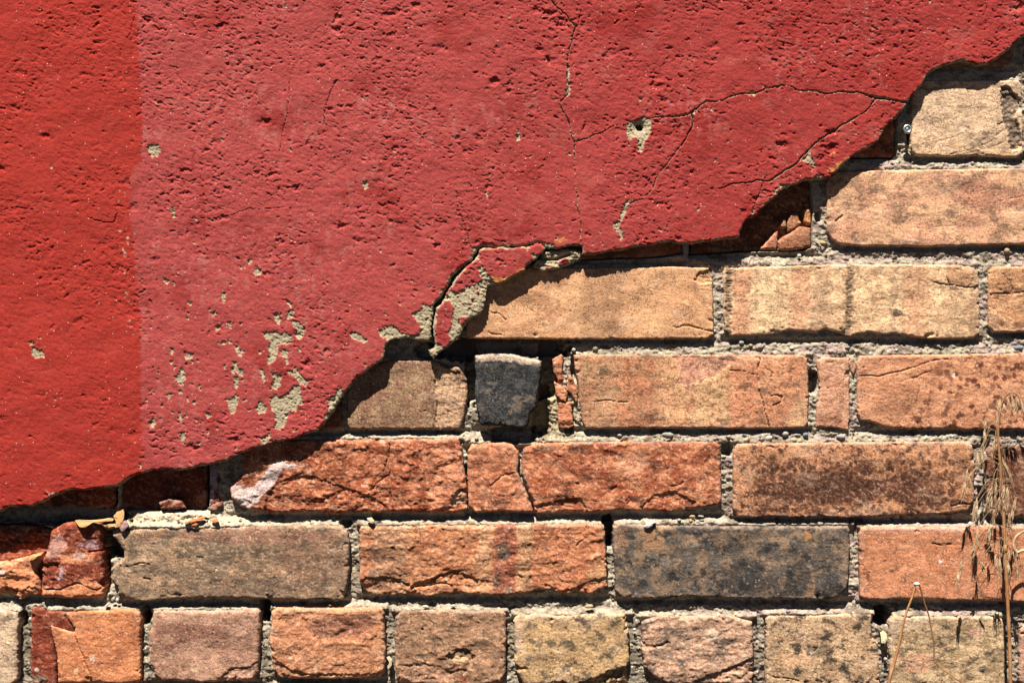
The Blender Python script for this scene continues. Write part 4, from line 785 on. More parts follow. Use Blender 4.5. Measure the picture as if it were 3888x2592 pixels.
brick(Z('yC', 62, 1090, 110, 1050, 300, 1055, 380, 1075, 600, 1058, 885, 1050, 905, 1100, 918, 1250, 922, 1420, 900, 1460, 920, 1580, 700, 1600, 130, 1580, 80, 1480, 62, 1400, 68, 1250), h=.8, kind='sandy', base=(204, 170, 112), sec=(184, 150, 104), sec_s=80, dark=(96, 88, 78), dark_a=.75, dark_s=55, rough=.9, rnd_mm=3, edge=4,
      patches=[(Z('yC', 60, 1060, 300, 1050, 400, 1085, 250, 1090, 120, 1110, 130, 1300, 80, 1400), (216, 190, 160), .5), ((2180, 2350, 180, 14), (206, 180, 146), .5)], chips=[(Z('yC', 540, 1570, 640, 1540, 720, 1500, 800, 1470, 930, 1440, 940, 1600, 540, 1600), 6), (Z('yC', 300, 1590, 430, 1545, 470, 1590), 4), (Z('yC', 60, 1430, 110, 1445, 170, 1465, 80, 1480), 2.5)], label="yellowish header brick with sooty blotches")
brick(Z('yC', 1012, 1120, 1060, 1095, 1150, 1068, 1400, 1072, 1700, 1068, 1770, 1100, 1838, 1115, 1850, 1250, 1852, 1500, 1840, 1590, 1300, 1590, 1200, 1568, 1120, 1530, 1030, 1460, 1010, 1300), h=.6, kind='spall', base=(194, 158, 126), sec=(204, 160, 122), sec_s=60, dark=(110, 98, 92), dark_a=.7, dark_s=75, rough=.8, rnd_mm=3.5, edge=4,
      patches=[((2465, 2380, 40, 40), (226, 176, 142), .6), ((2700, 2410, 40, 26), (224, 206, 174), .6), ((2560, 2420, 70, 40), (140, 122, 108), .5)], chips=[(Z('yC', 1400, 1560, 1500, 1510, 1640, 1470, 1800, 1400, 1860, 1360, 1860, 1600, 1400, 1600), 2.4), (Z('yC', 1010, 1260, 1100, 1295, 1210, 1258, 1230, 1300, 1060, 1320, 1010, 1320), 1.4)], cracks=[(Z('yC', 1100, 1300, 1160, 1285, 1210, 1260), 3.5, 2), (Z('yC', 1500, 1515, 1620, 1480, 1840, 1380), 3, 1.6)], label="greyish pink header brick with its lower right corner flaked")
brick(Z('yD', 40, 1090, 60, 1068, 300, 1072, 800, 1048, 828, 1060, 830, 1230, 880, 1270, 885, 1350, 890, 1440, 892, 1590, 40, 1590, 36, 1300), h=.6, kind='sandy', base=(202, 172, 128), sec=(186, 148, 104), sec_s=60, dark=(76, 70, 64), dark_a=.85, dark_s=60, rough=1.0, rnd_mm=2.6, patches=[((3020, 2500, 60, 40), (226, 180, 130), .6), ((3145, 2480, 10, 8), (176, 88, 62), .9), ((3300, 2520, 40, 24), (220, 190, 150), .7), ((2975, 2350, 30, 12), (70, 68, 66), .8), ((3120, 2470, 50, 30), (74, 70, 66), .6)],
      cracks=[(Z('yD', 50, 1500, 130, 1530, 250, 1540, 300, 1560), 4, 1.6), (Z('yD', 390, 1300, 420, 1310, 400, 1330), 3, 1.4)], label="buff header brick with black blotches, left of the bent stalk")
brick(Z('yD', 965, 1110, 1000, 1062, 1080, 1080, 1300, 1072, 1700, 1072, 1800, 1092, 1822, 1120, 1828, 1300, 1820, 1590, 970, 1590, 960, 1300), h=.7, kind='sandy', base=(202, 176, 128), sec=(172, 140, 96), sec_s=55, dark=(92, 84, 76), dark_a=.6, dark_s=50, rough=1.0, rnd_mm=2.6,
      patches=[((3480, 2515, 70, 45), (226, 172, 130), .75), ((3700, 2400, 34, 18), (220, 170, 146), .8), (Z('yD', 965, 1090, 1290, 1085, 1180, 1160, 1060, 1180, 1000, 1250, 965, 1250), (222, 198, 164), .7), ((3750, 2480, 18, 12), (66, 66, 68), .7), ((3770, 2505, 14, 10), (66, 66, 68), .7), ((3728, 2542, 16, 12), (70, 70, 74), .7)], label="buff header brick with a round pinkish patch, behind the bent stalk")
brick(rect(3872, 2372, 4300, 2600, 16), h=.2, base=(206, 160, 128), sec=(190, 140, 110))
# courses beyond the frame
r = random.Random(3)
PAL = [(206, 146, 100), (190, 110, 70), (150, 122, 94), (222, 180, 130), (170, 100, 66), (130, 104, 86)]
for row, (y0, y1) in enumerate(((2640, 2925), (2965, 3250), (3290, 3575), (3615, 3900))):
    x = -2150 + (row % 2) * 470
    while x < 5300:
        brick(rect(x, y0, x + 905, y1, 18), h=r.uniform(-1, 1), base=r.choice(PAL), sec=r.choice(PAL), sec_a=.4, dark=(90, 76, 66), dark_a=.3, step=16, rough=.8)
        x += 940
for (y0, y1, xr, xl) in ((-60, 255, 4835, None), (300, 594, 4785, None), (640, 930, 4935, None), (1012, 1280, 4635, None), (1342, 1630, 4225, None), (1690, 1962, 4655, None), (2002, 2280, 4200, -455), (2320, 2600, 4340, -295)):
    x = xr
    while x < 5300:
        brick(rect(x, y0, x + 905, y1, 18), h=r.uniform(-1, 1), base=r.choice(PAL), sec=r.choice(PAL), sec_a=.4, step=16, rough=.8)
        x += 940
    if xl:
        x = xl
        while x > -2000:
            brick(rect(x - 905, y0, x, y1, 18), h=r.uniform(-1, 1), base=r.choice(PAL), sec=r.choice(PAL), sec_a=.4, step=16, rough=.8)
            x -= 940

MORT = lin((194, 179, 156))
def shade_mask(px, py, q, seed):
    if isinstance(q[0], tuple):
        jx = px + 13 * fbm(px / 24, py / 24, seed, 5, .65); jy = py + 13 * fbm(px / 24 + 9, py / 24, seed + 1, 5, .65)
        return (1 - sstep(-6, 3, psdf(jx, jy, q))) * (.62 + .38 * sstep(-.35, .1, fbm(px / 9, py / 8, seed + 2, 3, .65)))
    cx, cy, rx, ry = q
    j = .5 * fbm(px / max(5, rx * .5), py / max(5, ry * .5), seed, 5, .65)
    return (1 - sstep(.72, 1.02, np.hypot((px - cx) / rx, (py - cy) / ry) + j)) * (.7 + .3 * sstep(-.35, .1, fbm(px / 8, py / 8, seed + 2, 3, .65)))

def blin(c):
    l = lin(c); y = l @ np.array([.3, .55, .15])
    w = min(1, max(0, (sum(c) - 330) / 150))      # pale buff clay a little paler, dark red clay browner
    return (l * .88 + y * .12) * (np.array([1.32, 1.18, 1.19]) * w + np.array([1.10, 1.10, 1.02]) * (1 - w))
def build_brick(i, B):
    lin = blin
    sd = 1000 + i * 53
    fine = B['step'] < 8
    k = B['rough']
    cx = sum(p[0] for p in B['poly']) / len(B['poly']); cy = sum(p[1] for p in B['poly']) / len(B['poly'])
    memo = {}
    def hfn(px, py, din):
        h = B['h'] + B['tilt'][0] * (px - cx) * .234 + B['tilt'][1] * (py - cy) * .234
        if not fine: return h + .6 * fbm(px / 60, py / 60, sd, 2) - np.clip(1 - din / 14, 0, 1) ** 2 * 2
        h = h + .9 * fbm(px / 190, py / 120, sd, 2)
        if B['kind'] == 'spall':
            n = fbm(px / 85 + .5 * fbm(px / 40, py / 40, sd + 3, 2), py / 60, sd + 1, 4)
            q = n * 5.0; fl = np.floor(q); fr = q - fl
            ter = (fl + sstep(.55, .95, fr)) / 5.0
            h += k * (1.1 * ter + .7 * n)
            h += k * .20 * (np.abs(fbm(px / 30, py / 19, sd + 2, 4)) * 2 - .5)
            memo['n'] = n
        else:
            n = fbm(px / 60, py / 40, sd + 1, 3)
            h += k * .34 * n
            memo['n'] = n
        g = fbm(px / 11, py / 6.5, sd + 4, 3)
        h += k * .21 * g
        h += k * .16 * fbm(px / 22, py / 11, sd + 6, 2)
        f1, f2, rr = worley(px / 30, py / 26, sd + 5)
        pit = (rr < .16) * (1 - sstep(.03, .05 + .8 * rr, f1))
        h -= .9 * pit * k
        memo['g'] = g; memo['pit'] = pit
        gv = np.zeros_like(px)
        for x, w, d in B['grooves']:
            e = (1 - sstep(.6, 1.2, np.abs(px + 7 * fbm(px / 20, py / 20, sd + 50, 2) - x) / w)) * sstep(.0, .3, fbm(px / 26, py / 7, sd + 51, 2))
            h -= d * e; gv = np.maximum(gv, e)
        memo['gv'] = gv
        cr = np.zeros_like(px)
        for pts, w, d in B['cracks']:
            pts = jag(list(pts), 3, i, 2, False)
            ww = .3 + w * np.clip(.55 + .8 * fbm(px / 34, py / 34, sd + 8, 3), .12, 1.15)
            e = 1 - sstep(ww * .3, ww * 1.15, pdist(px, py, pts))
            h -= d * e; cr = np.maximum(cr, e)
        ch = np.zeros_like(px)
        for pts, d in B['chips']:
            jx = px + 7 * fbm(px / 18, py / 18, sd + 9, 3); jy = py + 7 * fbm(px / 18 + 7, py / 18, sd + 10, 3)
            e = 1 - sstep(-4, 2, psdf(jx, jy, pts))
            h -= d * e * (.75 + .45 * fbm(px / 34, py / 20, sd + 11, 5, .6)); ch = np.maximum(ch, e)
        memo['cr'] = cr; memo['ch'] = ch
        ec = sstep(.12, .5, fbm(px / 46, py / 40, sd + 13, 3)) * (1 - sstep(4, 26, din + 8 * fbm(px / 15, py / 15, sd + 14, 2)))
        h -= 2.2 * min(k, 1) * ec * (B['edge'] > 2.6) * sstep(0, .3, fbm(px / 150, py / 90, sd + 15, 2))
        r = B['rnd_mm'] / .234 * (1 + .7 * fbm(px / 45, py / 45, sd + 12, 3))
        t = np.clip(1 - din / np.maximum(r, 3), 0, 1)
        h -= B['rnd_mm'] * (1 - np.sqrt(np.clip(1 - t * t, 0, 1)))
        return h
    def cfn(px, py, din, h):
        base = lin(B['base'])[None]
        c = np.repeat(base, len(px), 0)
        def mixin(col, a):
            nonlocal c
            a = np.clip(a, 0, 1)[:, None]
            c = c * (1 - a) + lin(col)[None] * a
        s = B['sec_s']
        if B['sec']: mixin(B['sec'], B['sec_a'] * sstep(-.15, .22, fbm(px / s, py / (s * .8), sd + 20, 5, .6)))
        if not fine: return c
        for x, w, col, a in B['bands']:
            xx = px + 12 * fbm(px / 50, py / 34, sd + 21, 3) + (py - cy) * .04
            mixin(col, a * (1 - sstep(.72, 1.12, np.abs(xx - x) / w + .4 * fbm(px / 16, py / 10, sd + 22, 4, .65))) * (.6 + .4 * sstep(-.3, .15, fbm(px / 10, py / 8, sd + 34, 3, .6))))
        for j, (q, col, a) in enumerate(B['patches']):
            if sum(col) < 560: mixin(col, a * shade_mask(px, py, q, sd + 30 + j))
        if B['dark']:
            s = B['dark_s']
            dn = fbm(px / s, py / (s * .8), sd + 23, 6, .68)
            mixin(B['dark'], B['dark_a'] * sstep(.08, .32, dn))
            mixin(B['dark'], .45 * B['dark_a'] * sstep(.1, .5, fbm(px / 9, py / 8, sd + 24, 2)))
        if B['spots']:
            col, s, mf = B['spots']
            wx = px + 5 * fbm(px / 14, py / 14, sd + 25, 2); wy = py + 5 * fbm(px / 14 + 8, py / 14, sd + 26, 2)
            f1, f2, rr = worley(wx / s, wy / s, sd + 27)
            big = fbm(px / 95, py / 70, sd + 45, 3)
            if B['vein'] > .45:      # leopard: dark cells parted by thin pale veins
                cell = sstep(.02, .30, (f2 - f1) + .22 * fbm(px / 9, py / 9, sd + 46, 2) + .25 * big)
                mixin(col, mf(px, py) * cell * (.55 + .45 * rr) * sstep(-.55, .0, big + .15))
            else:
                mixin(col, mf(px, py) * (1 - sstep(.18 + .3 * rr, .34 + .3 * rr, f1)) * (rr > .35) * (.5 + .5 * rr) * sstep(-.4, .1, big))
        mixin((72, 64, 58), .6 * memo['gv'])
        rr_ = random.Random(i)
        lime, soot = rr_.uniform(.0, .24), rr_.uniform(.0, .5)
        mixin((232, 208, 172), lime * sstep(.18, .42, fbm(px / 120, py / 70, sd + 60, 6, .66)))
        mixin((74, 64, 56), soot * sstep(.22, .42, fbm(px / 140 + 5, py / 60, sd + 61, 6, .7)))
        if B['fn']:
            col, a = B['fn'](px, py)
            a = np.clip(a, 0, 1)[:, None]; c = c * (1 - a) + col[None] * a
        # mineral grains and iron specks
        f1, f2, rr = worley(px / 15, py / 15, sd + 28)
        mixin((234, 206, 168), .5 * min(1, sum(B['base']) / 380) ** 2 * (rr < .08) * (1 - sstep(.12, .26, f1)))
        mixin((84, 62, 50), .5 * (rr > .90) * (1 - sstep(.12, .26, f1)))
        wv = fbm(px / 40, py / 40, sd + 41, 2)
        a = (B['vein'] * sstep(.05, .5, fbm(px / 19 + wv, py / 13 + wv, sd + 42, 4, .6)))[:, None]
        c = c * (1 - a) + (c * .8 + lin((232, 200, 160))[None] * .38) * a
        a = (.42 * sstep(.12, .55, fbm(px / 8.5, py / 5.5, sd + 43, 3, .65)) * (.55 + .45 * sstep(-.3, .3, fbm(px / 110, py / 60, sd + 44, 3))))[:, None]
        c = c * (1 - a) + c * .45 * a
        c = c * (1 + .10 * memo['n'])[:, None]
        ref = c.mean(0)[None]
        rt = c / ref; lu = (rt @ np.array([.3, .55, .15]))[:, None]; c = ref * (rt / lu) ** 1.08 * np.clip(lu, .3, 1.7) ** 1.45          # fired clay varies strongly from spot to spot
        c = c * (1 + .20 * fbm(px / 150, py / 90, sd + 47, 4, .6))[:, None]
        for j, (q, col, a) in enumerate(B['patches']):
            if sum(col) >= 560: mixin(col, a * shade_mask(px, py, q, sd + 30 + j))
        # mortar left on the arrises
        e = (1 - sstep(3, 20, din + 14 * fbm(px / 38, py / 38, sd + 29, 3))) * B['smear'] * sstep(-.3, .3, fbm(px / 60, py / 30, sd + 33, 2))
        mixin((198, 176, 150), e)
        return c
    o = relief(B['name'], wall, B['poly'], B['h'], hfn, cfn, B['step'], B['depth'], M_BRICK, edge=B['edge'], escale=14, seed=sd, mid_jit=2.5)
    if B['label']: tag(o, B['label'])
    return o
for i, B in enumerate(BR): build_brick(i, B)

# ------------------------------------------------------------------ mortar
VOID = [((200, 1957, 300, 40), 16), ((2309, 2020, 20, 68), 26), ((432, 2066, 40, 60), 26), ((404, 2160, 14, 90), 16), ((553, 2335, 20, 38), 26), ((1005, 2320, 22, 46), 26), ((3352, 2335, 36, 42), 30), ((1312, 1990, 26, 16), 14), ((2306, 1975, 22, 20), 18),
        ((3084, 1450, 22, 50), 14), ((2760, 1705, 22, 28), 12), ((1900, 1318, 280, 40), 26), ((1745, 1330, 60, 46), 22), ((1788, 1440, 28, 110), 16), ((2082, 1400, 40, 130), 22), ((2052, 1560, 40, 110), 20), ((1948, 1652, 100, 34), 18),
        ((1640, 1330, 70, 34), 12), ((3455, 520, 14, 46), 12), ((3106, 820, 14, 24), 12), ((80, 2350, 22, 30), 18), ((1770, 1850, 8, 90), 10), ((3740, 1690, 18, 26), 10), ((3725, 1900, 14, 60), 9), ((2158, 1590, 22, 50), 9), ((2180, 1400, 14, 60), 6)]
def mortar_h(px, py, din):
    right = sstep(1950, 2500, px) * (1 - sstep(1660, 2060, py))
    h = -6.4 + 3.3 * right + 1.0 * sstep(2300, 3000, px) * (1 - right)
    h += 1.7 * fbm(px / 60, py / 40, 301, 4)
    f1, f2, rr = worley(px / 15 + .4 * fbm(px / 20, py / 20, 310, 2), py / 13, 302)
    h += .5 * (.5 - f1) * 1.4 + 1.2 * fbm(px / 19, py / 13, 308, 4, .6)
    f1b, f2b, rb = worley(px / 34 + .5 * fbm(px / 16, py / 16, 311, 2), py / 30 + .5 * fbm(px / 16, py / 16, 312, 2), 303)
    h += 1.0 * (rb < .28) * (1 - sstep(.10, .32, f1b))
    h -= 2.2 * (rb > .8) * (1 - sstep(.05, .3, f1b))
    h += .35 * fbm(px / 6, py / 6, 304, 2)
    # bed joints swell out towards the brick below and hollow under the brick above
    for B in BR:
        A = np.array(B['poly']); x0, y0 = A.min(0); x1, y1 = A.max(0)
        if x1 - x0 < 250 or B['step'] > 8: continue
        m = (px > x0 - 10) & (px < x1 + 10) & (py > y0 - 60) & (py < y0 + 20)
        h[m] += (3.6 - 2.4 * right[m]) * np.exp(-((py[m] - y0) / 13.0) ** 2)
        m = (px > x0 - 10) & (px < x1 + 10) & (py > y1 - 20) & (py < y1 + 60)
        h[m] -= (2.6 + .2 * right[m]) * np.exp(-((py[m] - y1 - 4) / 11.0) ** 2)
    # thick bed of pale rubble under the plaster edge at lower left
    e = (1 - sstep(.5, 1.1, np.hypot((px - 700) / 260, (py - 1985) / 60)))
    h += 3.4 * e
    for B in BR:
        if B['h'] > -4 or B['step'] > 8 or B['name'] != 'brick': continue
        A = np.array(B['poly']); x0, y0 = A.min(0); x1, y1 = A.max(0)
        m = (px > x0 - 30) & (px < x1 + 30) & (py > y0 - 30) & (py < y1 + 30)
        if not m.any(): continue
        q = sstep(-6, 3, -psdf(px[m], py[m], B['poly']))
        h[m] = h[m] * (1 - q) + (B['h'] - 12) * q
    for (cx, cy, rx, ry), d in VOID:
        m = (np.abs(px - cx) < rx * 1.6) & (np.abs(py - cy) < ry * 1.6)
        a, b = px[m], py[m]
        e = 1 - sstep(.75, 1.0, (((a - cx) / rx) ** 4 + ((b - cy) / ry) ** 4) ** .25 + .2 * fbm(a / 24, b / 24, 306, 3))
        h[m] -= d * e
    mortar_h.memo = (f1, rr, f1b, rb)
    return h
def mortar_c(px, py, din, h):
    f1, rr, f1b, rb = mortar_h.memo
    c = np.repeat(MORT[None], len(px), 0)
    def mixin(col, a):
        nonlocal c
        a = np.clip(a, 0, 1)[:, None]; c = c * (1 - a) + lin(col)[None] * a
    pink = sstep(2100, 3000, px) * sstep(-.1, .4, fbm(px / 160, py / 60, 320, 3) + .1)
    mixin((190, 158, 156), .6 * pink)
    mixin((206, 192, 166), .6 * sstep(-.1, .35, fbm(px / 80, py / 60, 321, 4)))
    mixin((120, 104, 86), .75 * sstep(.05, .5, fbm(px / 70, py / 50, 322, 4)))
    mixin((96, 84, 70), .55 * sstep(2250, 2420, py) * sstep(-.3, .2, fbm(px / 50, py / 50, 323, 3)))
    mixin((226, 208, 176), .8 * (1 - sstep(.5, 1.1, np.hypot((px - 700) / 260, (py - 1975) / 60))))
    mixin((196, 172, 128), .6 * (1 - sstep(.5, 1.1, np.hypot((px - 2110) / 120, (py - 1560) / 140))))
    mixin((214, 200, 176), .45 * (rr < .18) * (1 - sstep(.2, .45, f1)))
    mixin((92, 80, 70), .5 * (rr > .85) * (1 - sstep(.2, .45, f1)))
    mixin((170, 100, 66), .6 * ((rb > .42) & (rb < .46)) * (1 - sstep(.1, .3, f1b)))
    return c * (1 + .2 * fbm(px / 7, py / 7, 325, 2))[:, None]
MP = [(-2150, 1500), (-200, 1600), (300, 1570), (900, 1430), (1150, 1300), (1400, 1080), (1700, 880), (2100, 720), (2700, 620), (2950, 480), (3250, 240), (3400, 60), (3560, -60), (5300, -60), (5300, 3940), (-2150, 3940)]
def mcull(X, Y, xs, ys):
    ck = np.zeros(X.shape, bool)
    for B in BR:
        if B['h'] < -4: continue
        ck |= sdf(xs, ys, B['poly'], 16) < -15.5
    return ck
mo = relief('mortar', wall, MP, -4, mortar_h, mortar_c, 3.6, 0, M_MORTAR, edge=0, seed=9, cull=mcull, big=30)
tag(mo, "crumbling grey lime mortar")

# solid core behind everything, down to the ground
bm = bmesh.new()
bmesh.ops.create_cube(bm, size=1)
f0 = wpt(-2200, -1300, -34); f1_ = wpt(5400, 3946, -34)
for v in bm.verts:
    v.co = Vector((f0.x if v.co.x < 0 else f1_.x, .034 if v.co.y < 0 else .34, 0 if v.co.z < 0 else f0.z))
bmesh.ops.subdivide_edges(bm, edges=bm.edges[:], cuts=3, use_grid_fill=True)
bm_obj('wall_core', bm, plain("core_rubble", (.12, .09, .07), (.22, .17, .13), .95, 60, .1, 0, 3), wall, smooth=False)

# ------------------------------------------------------------------ pebbles bedded in the mortar
def pebble_bm(rx, ry, rz, seed, sub=2, rough=.16):
    bm = bmesh.new()
    bmesh.ops.create_icosphere(bm, subdivisions=sub, radius=1)
    q = np.array([v.co for v in bm.verts])
    n = fbm(q[:, 0] * 1.3 + seed, q[:, 1] * 1.3 + q[:, 2], seed, 3)
    for v, k in zip(bm.verts, n):
        v.co = Vector((v.co.x * rx, v.co.y * ry, v.co.z * rz)) * (1 + rough * float(k))
    return bm
PEB_M = [stone_mat("pebble_" + n, c) for n, c in (("grey", (186, 180, 168)), ("bluish", (140, 148, 160)), ("tan", (200, 170, 128)), ("green", (140, 142, 118)), ("pale", (222, 212, 190)))]
def pebble(pt, rx, ry, h, m, ang=0, name='pebble', parent=mo, seed=0):
    bm = pebble_bm(rx * S * .88, min(rx, ry) * S * .8, ry * S * .88, seed, 2, .34)
    o = bm_obj(name, bm, PEB_M[m], parent)
    o.location = wpt(pt[0], pt[1], h); o.rotation_euler = (0, ang, 0)
    return o
for j, (k, x, y, rx, ry, m, a) in enumerate((('zE', 1940, 1176, 28, 14, 0, .1), ('zF', 2000, 660, 22, 12, 1, .0), ('zF', 738, 1176, 13, 10, 1, -.3), ('zF', 520, 1195, 17, 13, 4, -.2), ('zF', 618, 1170, 15, 12, 0, 0), ('zF', 950, 1188, 20, 12, 0, .1), ('zF', 355, 628, 13, 10, 0, 0),
        ('zF', 412, 645, 9, 7, 2, .2), ('zF', 1935, 82, 12, 13, 2, .3), ('zF', 985, 655, 12, 7, 0, 0), ('zE', 1505, 665, 12, 11, 3, 0), ('zE', 1378, 672, 10, 10, 0, 0), ('zF', 705, 1207, 7, 6, 2, 0), ('zF', 768, 665, 8, 6, 1, 0), ('zF', 655, 660, 10, 6, 4, 0), ('yG', 1330, 1010, 16, 9, 2, .2), ('yG', 1050, 1165, 8, 9, 4, 0),
        ('yD', 205, 1036, 10, 7, 1, 0), ('yC', 1390, 330, 13, 7, 2, .1), ('yC', 1292, 355, 10, 6, 0, 0), ('yC', 1455, 328, 14, 5, 0, .1), ('yC', 1378, 360, 8, 8, 2, 0), ('yB', 575, 985, 9, 5, 2, 0), ('yC', 620, 995, 20, 8, 2, -.05), ('yI', 1125, 1370, 8, 13, 0, .3), ('yI', 1165, 1375, 7, 10, 4, -.2),
        ('yD', 930, 1390, 9, 9, 0, 0), ('yC', 958, 1170, 7, 7, 4, 0), ('yE', 808, 1212, 9, 8, 2, 0), ('yE', 697, 1382, 9, 8, 4, 0), ('zE', 1650, 1178, 11, 7, 0, .3), ('yB', 1290, 1000, 15, 7, 4, .2), ('yB', 1490, 993, 12, 6, 4, 0))):
    pebble(Z(k, x, y)[0], rx, ry, -3.0 + .5 * (j % 3), m, a, seed=j)
# countless sand and grit grains of the joint surface
V, F = [], []
ico = bmesh.new(); bmesh.ops.create_icosphere(ico, subdivisions=1, radius=1)
iv = np.array([v.co for v in ico.verts]); jf = np.array([[v.index for v in f.verts] for f in ico.faces]); ico.free()
rg = np.random.default_rng(5)
gx = rg.uniform(-20, 3910, 60000); gy = rg.uniform(200, 2620, 60000)
inm = psdf(gx, gy, MP) < 0
gx, gy = gx[inm], gy[inm]
clear = np.ones(gx.shape, bool)
for B in BR:
    if B['step'] > 8: continue
    A = np.array(B['poly'])
    m = (gx > A[:, 0].min() - 4) & (gx < A[:, 0].max() + 4) & (gy > A[:, 1].min() - 4) & (gy < A[:, 1].max() + 4)
    idx = np.where(m)[0]
    clear[idx] &= psdf(gx[idx], gy[idx], B['poly']) > 1
gx, gy = gx[clear], gy[clear]
gh = mortar_h(gx, gy, gx * 0)
ok = gh > -9
gx, gy, gh = gx[ok][:3600], gy[ok][:3600], gh[ok][:3600]
n = len(gx)
rad = rg.uniform(1.6, 4.6, n) * S
f = (DIST + .004) / DIST
cen = np.stack([(gx - CX) * S * f, -(gh - .35) * .001, ZC + (CY - gy) * S * f], 1)
sc3 = rad[:, None, None] * rg.uniform(.7, 1.3, (n, 12, 1)) * np.array([1.15, .9, .85])
V = (cen[:, None] + iv[None] * sc3).reshape(-1, 3)
F = (jf[None] + (np.arange(n) * 12)[:, None, None]).reshape(-1, 3)
me = bpy.data.meshes.new('mortar_grit')
me.from_pydata(V.tolist(), [], F.tolist())
pal = np.array([lin(c) for c in ((192, 180, 162), (166, 152, 134), (120, 108, 96), (206, 196, 176), (186, 144, 108), (150, 148, 144))])
cc = np.repeat(pal[rg.integers(0, 6, n)], 12, 0)
a = me.attributes.new("tint", 'FLOAT_COLOR', 'POINT'); c4 = np.ones((len(V), 4), np.float32); c4[:, :3] = cc
a.data.foreach_set("color", c4.ravel())
me.materials.append(M_MORTAR)
go = bpy.data.objects.new('mortar_grit', me); COL.objects.link(go); go.parent = mo
go['kind'] = 'stuff'

# ------------------------------------------------------------------ loose things on the ledges
def slab(name, pts, h, thick, col, seed, tilt=(0, 0), label=None, cat=None, group=None):
    """small flake: ragged outline, real thickness, slightly dished"""
    P = jag(pts, 2, seed, 1)
    cx = sum(p[0] for p in P) / len(P); cy = sum(p[1] for p in P) / len(P)
    m = M_FLAKE.get(col) or M_FLAKE.setdefault(col, stone_mat("flake_clay", col))
    bm = bmesh.new()
    o0 = wpt(cx, cy, h)
    def v(x, y, d):
        return bm.verts.new(wpt(x, y, h + d + tilt[0] * (x - cx) + tilt[1] * (y - cy)) - o0)
    rr = random.Random(seed)
    fr = [v(x, y, rr.uniform(-.2, .2)) for x, y in P]
    fi = [v(cx + (x - cx) * .6, cy + (y - cy) * .6, .5 + rr.uniform(-.3, .3)) for x, y in P]
    bk = [v(x, y, -thick) for x, y in P]
    n = len(P); c = v(cx, cy, .6); cb = v(cx, cy, -thick)
    for i in range(n):
        j = (i + 1) % n
        bm.faces.new((fr[i], fr[j], fi[j], fi[i])); bm.faces.new((fi[i], fi[j], c)); bm.faces.new((fr[j], fr[i], bk[i], bk[j])); bm.faces.new((bk[j], bk[i], cb))
    bmesh.ops.recalc_face_normals(bm, faces=bm.faces[:])
    o = bm_obj(name, bm, m, None, smooth=False)
    o.location = o0
    if cat: tag(o, label, cat, group)
    return o
M_FLAKE = {}
slab('brick_flake', Z('yI', 745, 585, 820, 582, 960, 580, 1080, 562, 1130, 568, 1120, 590, 960, 612, 860, 615, 845, 655, 790, 650), 3.5, 4, (232, 178, 116), 1, (0, .08), "long thin pale orange flake lying on top of the deep red brick", "brick flake")
slab('brick_flake', Z('yI', 1125, 540, 1160, 500, 1222, 475, 1232, 530, 1215, 600, 1190, 650, 1140, 660, 1150, 600), 2.0, 4, (226, 170, 112), 2, (.03, .05), "upright pale orange flake standing in the joint below the plaster edge", "brick flake")
slab('brick_flake', Z('yI', 1045, 630, 1090, 612, 1150, 620, 1160, 650, 1080, 662), 2.2, 3, (228, 172, 112), 3, (0, .08), "small pale orange flake bridging the dark gap beside the deep red brick", "brick flake")
slab('stone_chip', Z('yI', 1180, 650, 1200, 610, 1245, 585, 1270, 610, 1265, 650, 1210, 700), 3.0, 6, (176, 138, 132), 4, (.01, .06), "mauve grey stone chip on the upper left corner of the grey-brown brick", "stone chip")
slab('brick_flake', Z('yI', 1830, 605, 1900, 580, 2000, 548, 2055, 550, 2000, 590, 1900, 612, 1840, 628), 2.4, 3, (222, 136, 82), 5, (0, .08), "long orange flake lying on the pale rubble ledge", "brick flake")
slab('brick_flake', Z('yI', 1895, 628, 1940, 612, 1968, 620, 1950, 640, 1905, 642), 2.6, 3, (218, 132, 80), 6, (.01, .06), "small orange flake just below the long one on the rubble ledge", "brick flake")
slab('brick_flake', Z('yI', 2095, 590, 2150, 560, 2172, 600, 2140, 618), 2.6, 3, (220, 140, 90), 7, (.01, .06), "rounded orange flake farther right on the rubble ledge", "brick flake")
slab('brick_flake', Z('yI', 285, 960, 330, 920, 385, 915, 410, 930, 360, 960, 300, 985), 2.0, 4, (230, 172, 112), 8, (0, .08), "peach flake on the broken top of the orange stub at the left edge", "brick flake")
slab('stone_chip', Z('yC', 1028, 405, 1050, 375, 1105, 348, 1116, 372, 1090, 398, 1050, 414), 2.6, 5, (228, 208, 200), 9, (.01, .06), "white-pink stone chip lying on top of the charcoal brick", "stone chip")
slab('stone_chip', Z('yD', 888, 1190, 912, 1176, 938, 1200, 940, 1240, 925, 1272, 898, 1270), 1.5, 6, (238, 222, 176), 10, (.01, .06), "cream stone chip wedged in the joint below the black hole", "stone chip")
slab('stone_chip', Z('yB', 995, 1375, 1015, 1365, 1038, 1390, 1035, 1430, 1010, 1465, 1002, 1450, 1020, 1410), 0, 4, (214, 196, 164), 11, (.01, .06), "curved pale chip in the joint beside the plum-patched header", "stone chip")
slab('stone_chip', Z('yB', 848, 340, 885, 335, 905, 360, 895, 380, 870, 372), 2, 4, (232, 212, 176), 12, (.01, .06), "cream stone chip on the ledge above the red-banded brick", "stone chip")
slab('stone_chip', Z('yI', 1040, 1440, 1062, 1412, 1085, 1405, 1080, 1425, 1055, 1440), 0, 3, (232, 222, 196), 13, (.01, .06), "tiny white sliver in the dark joint below the deep red brick", "stone chip")

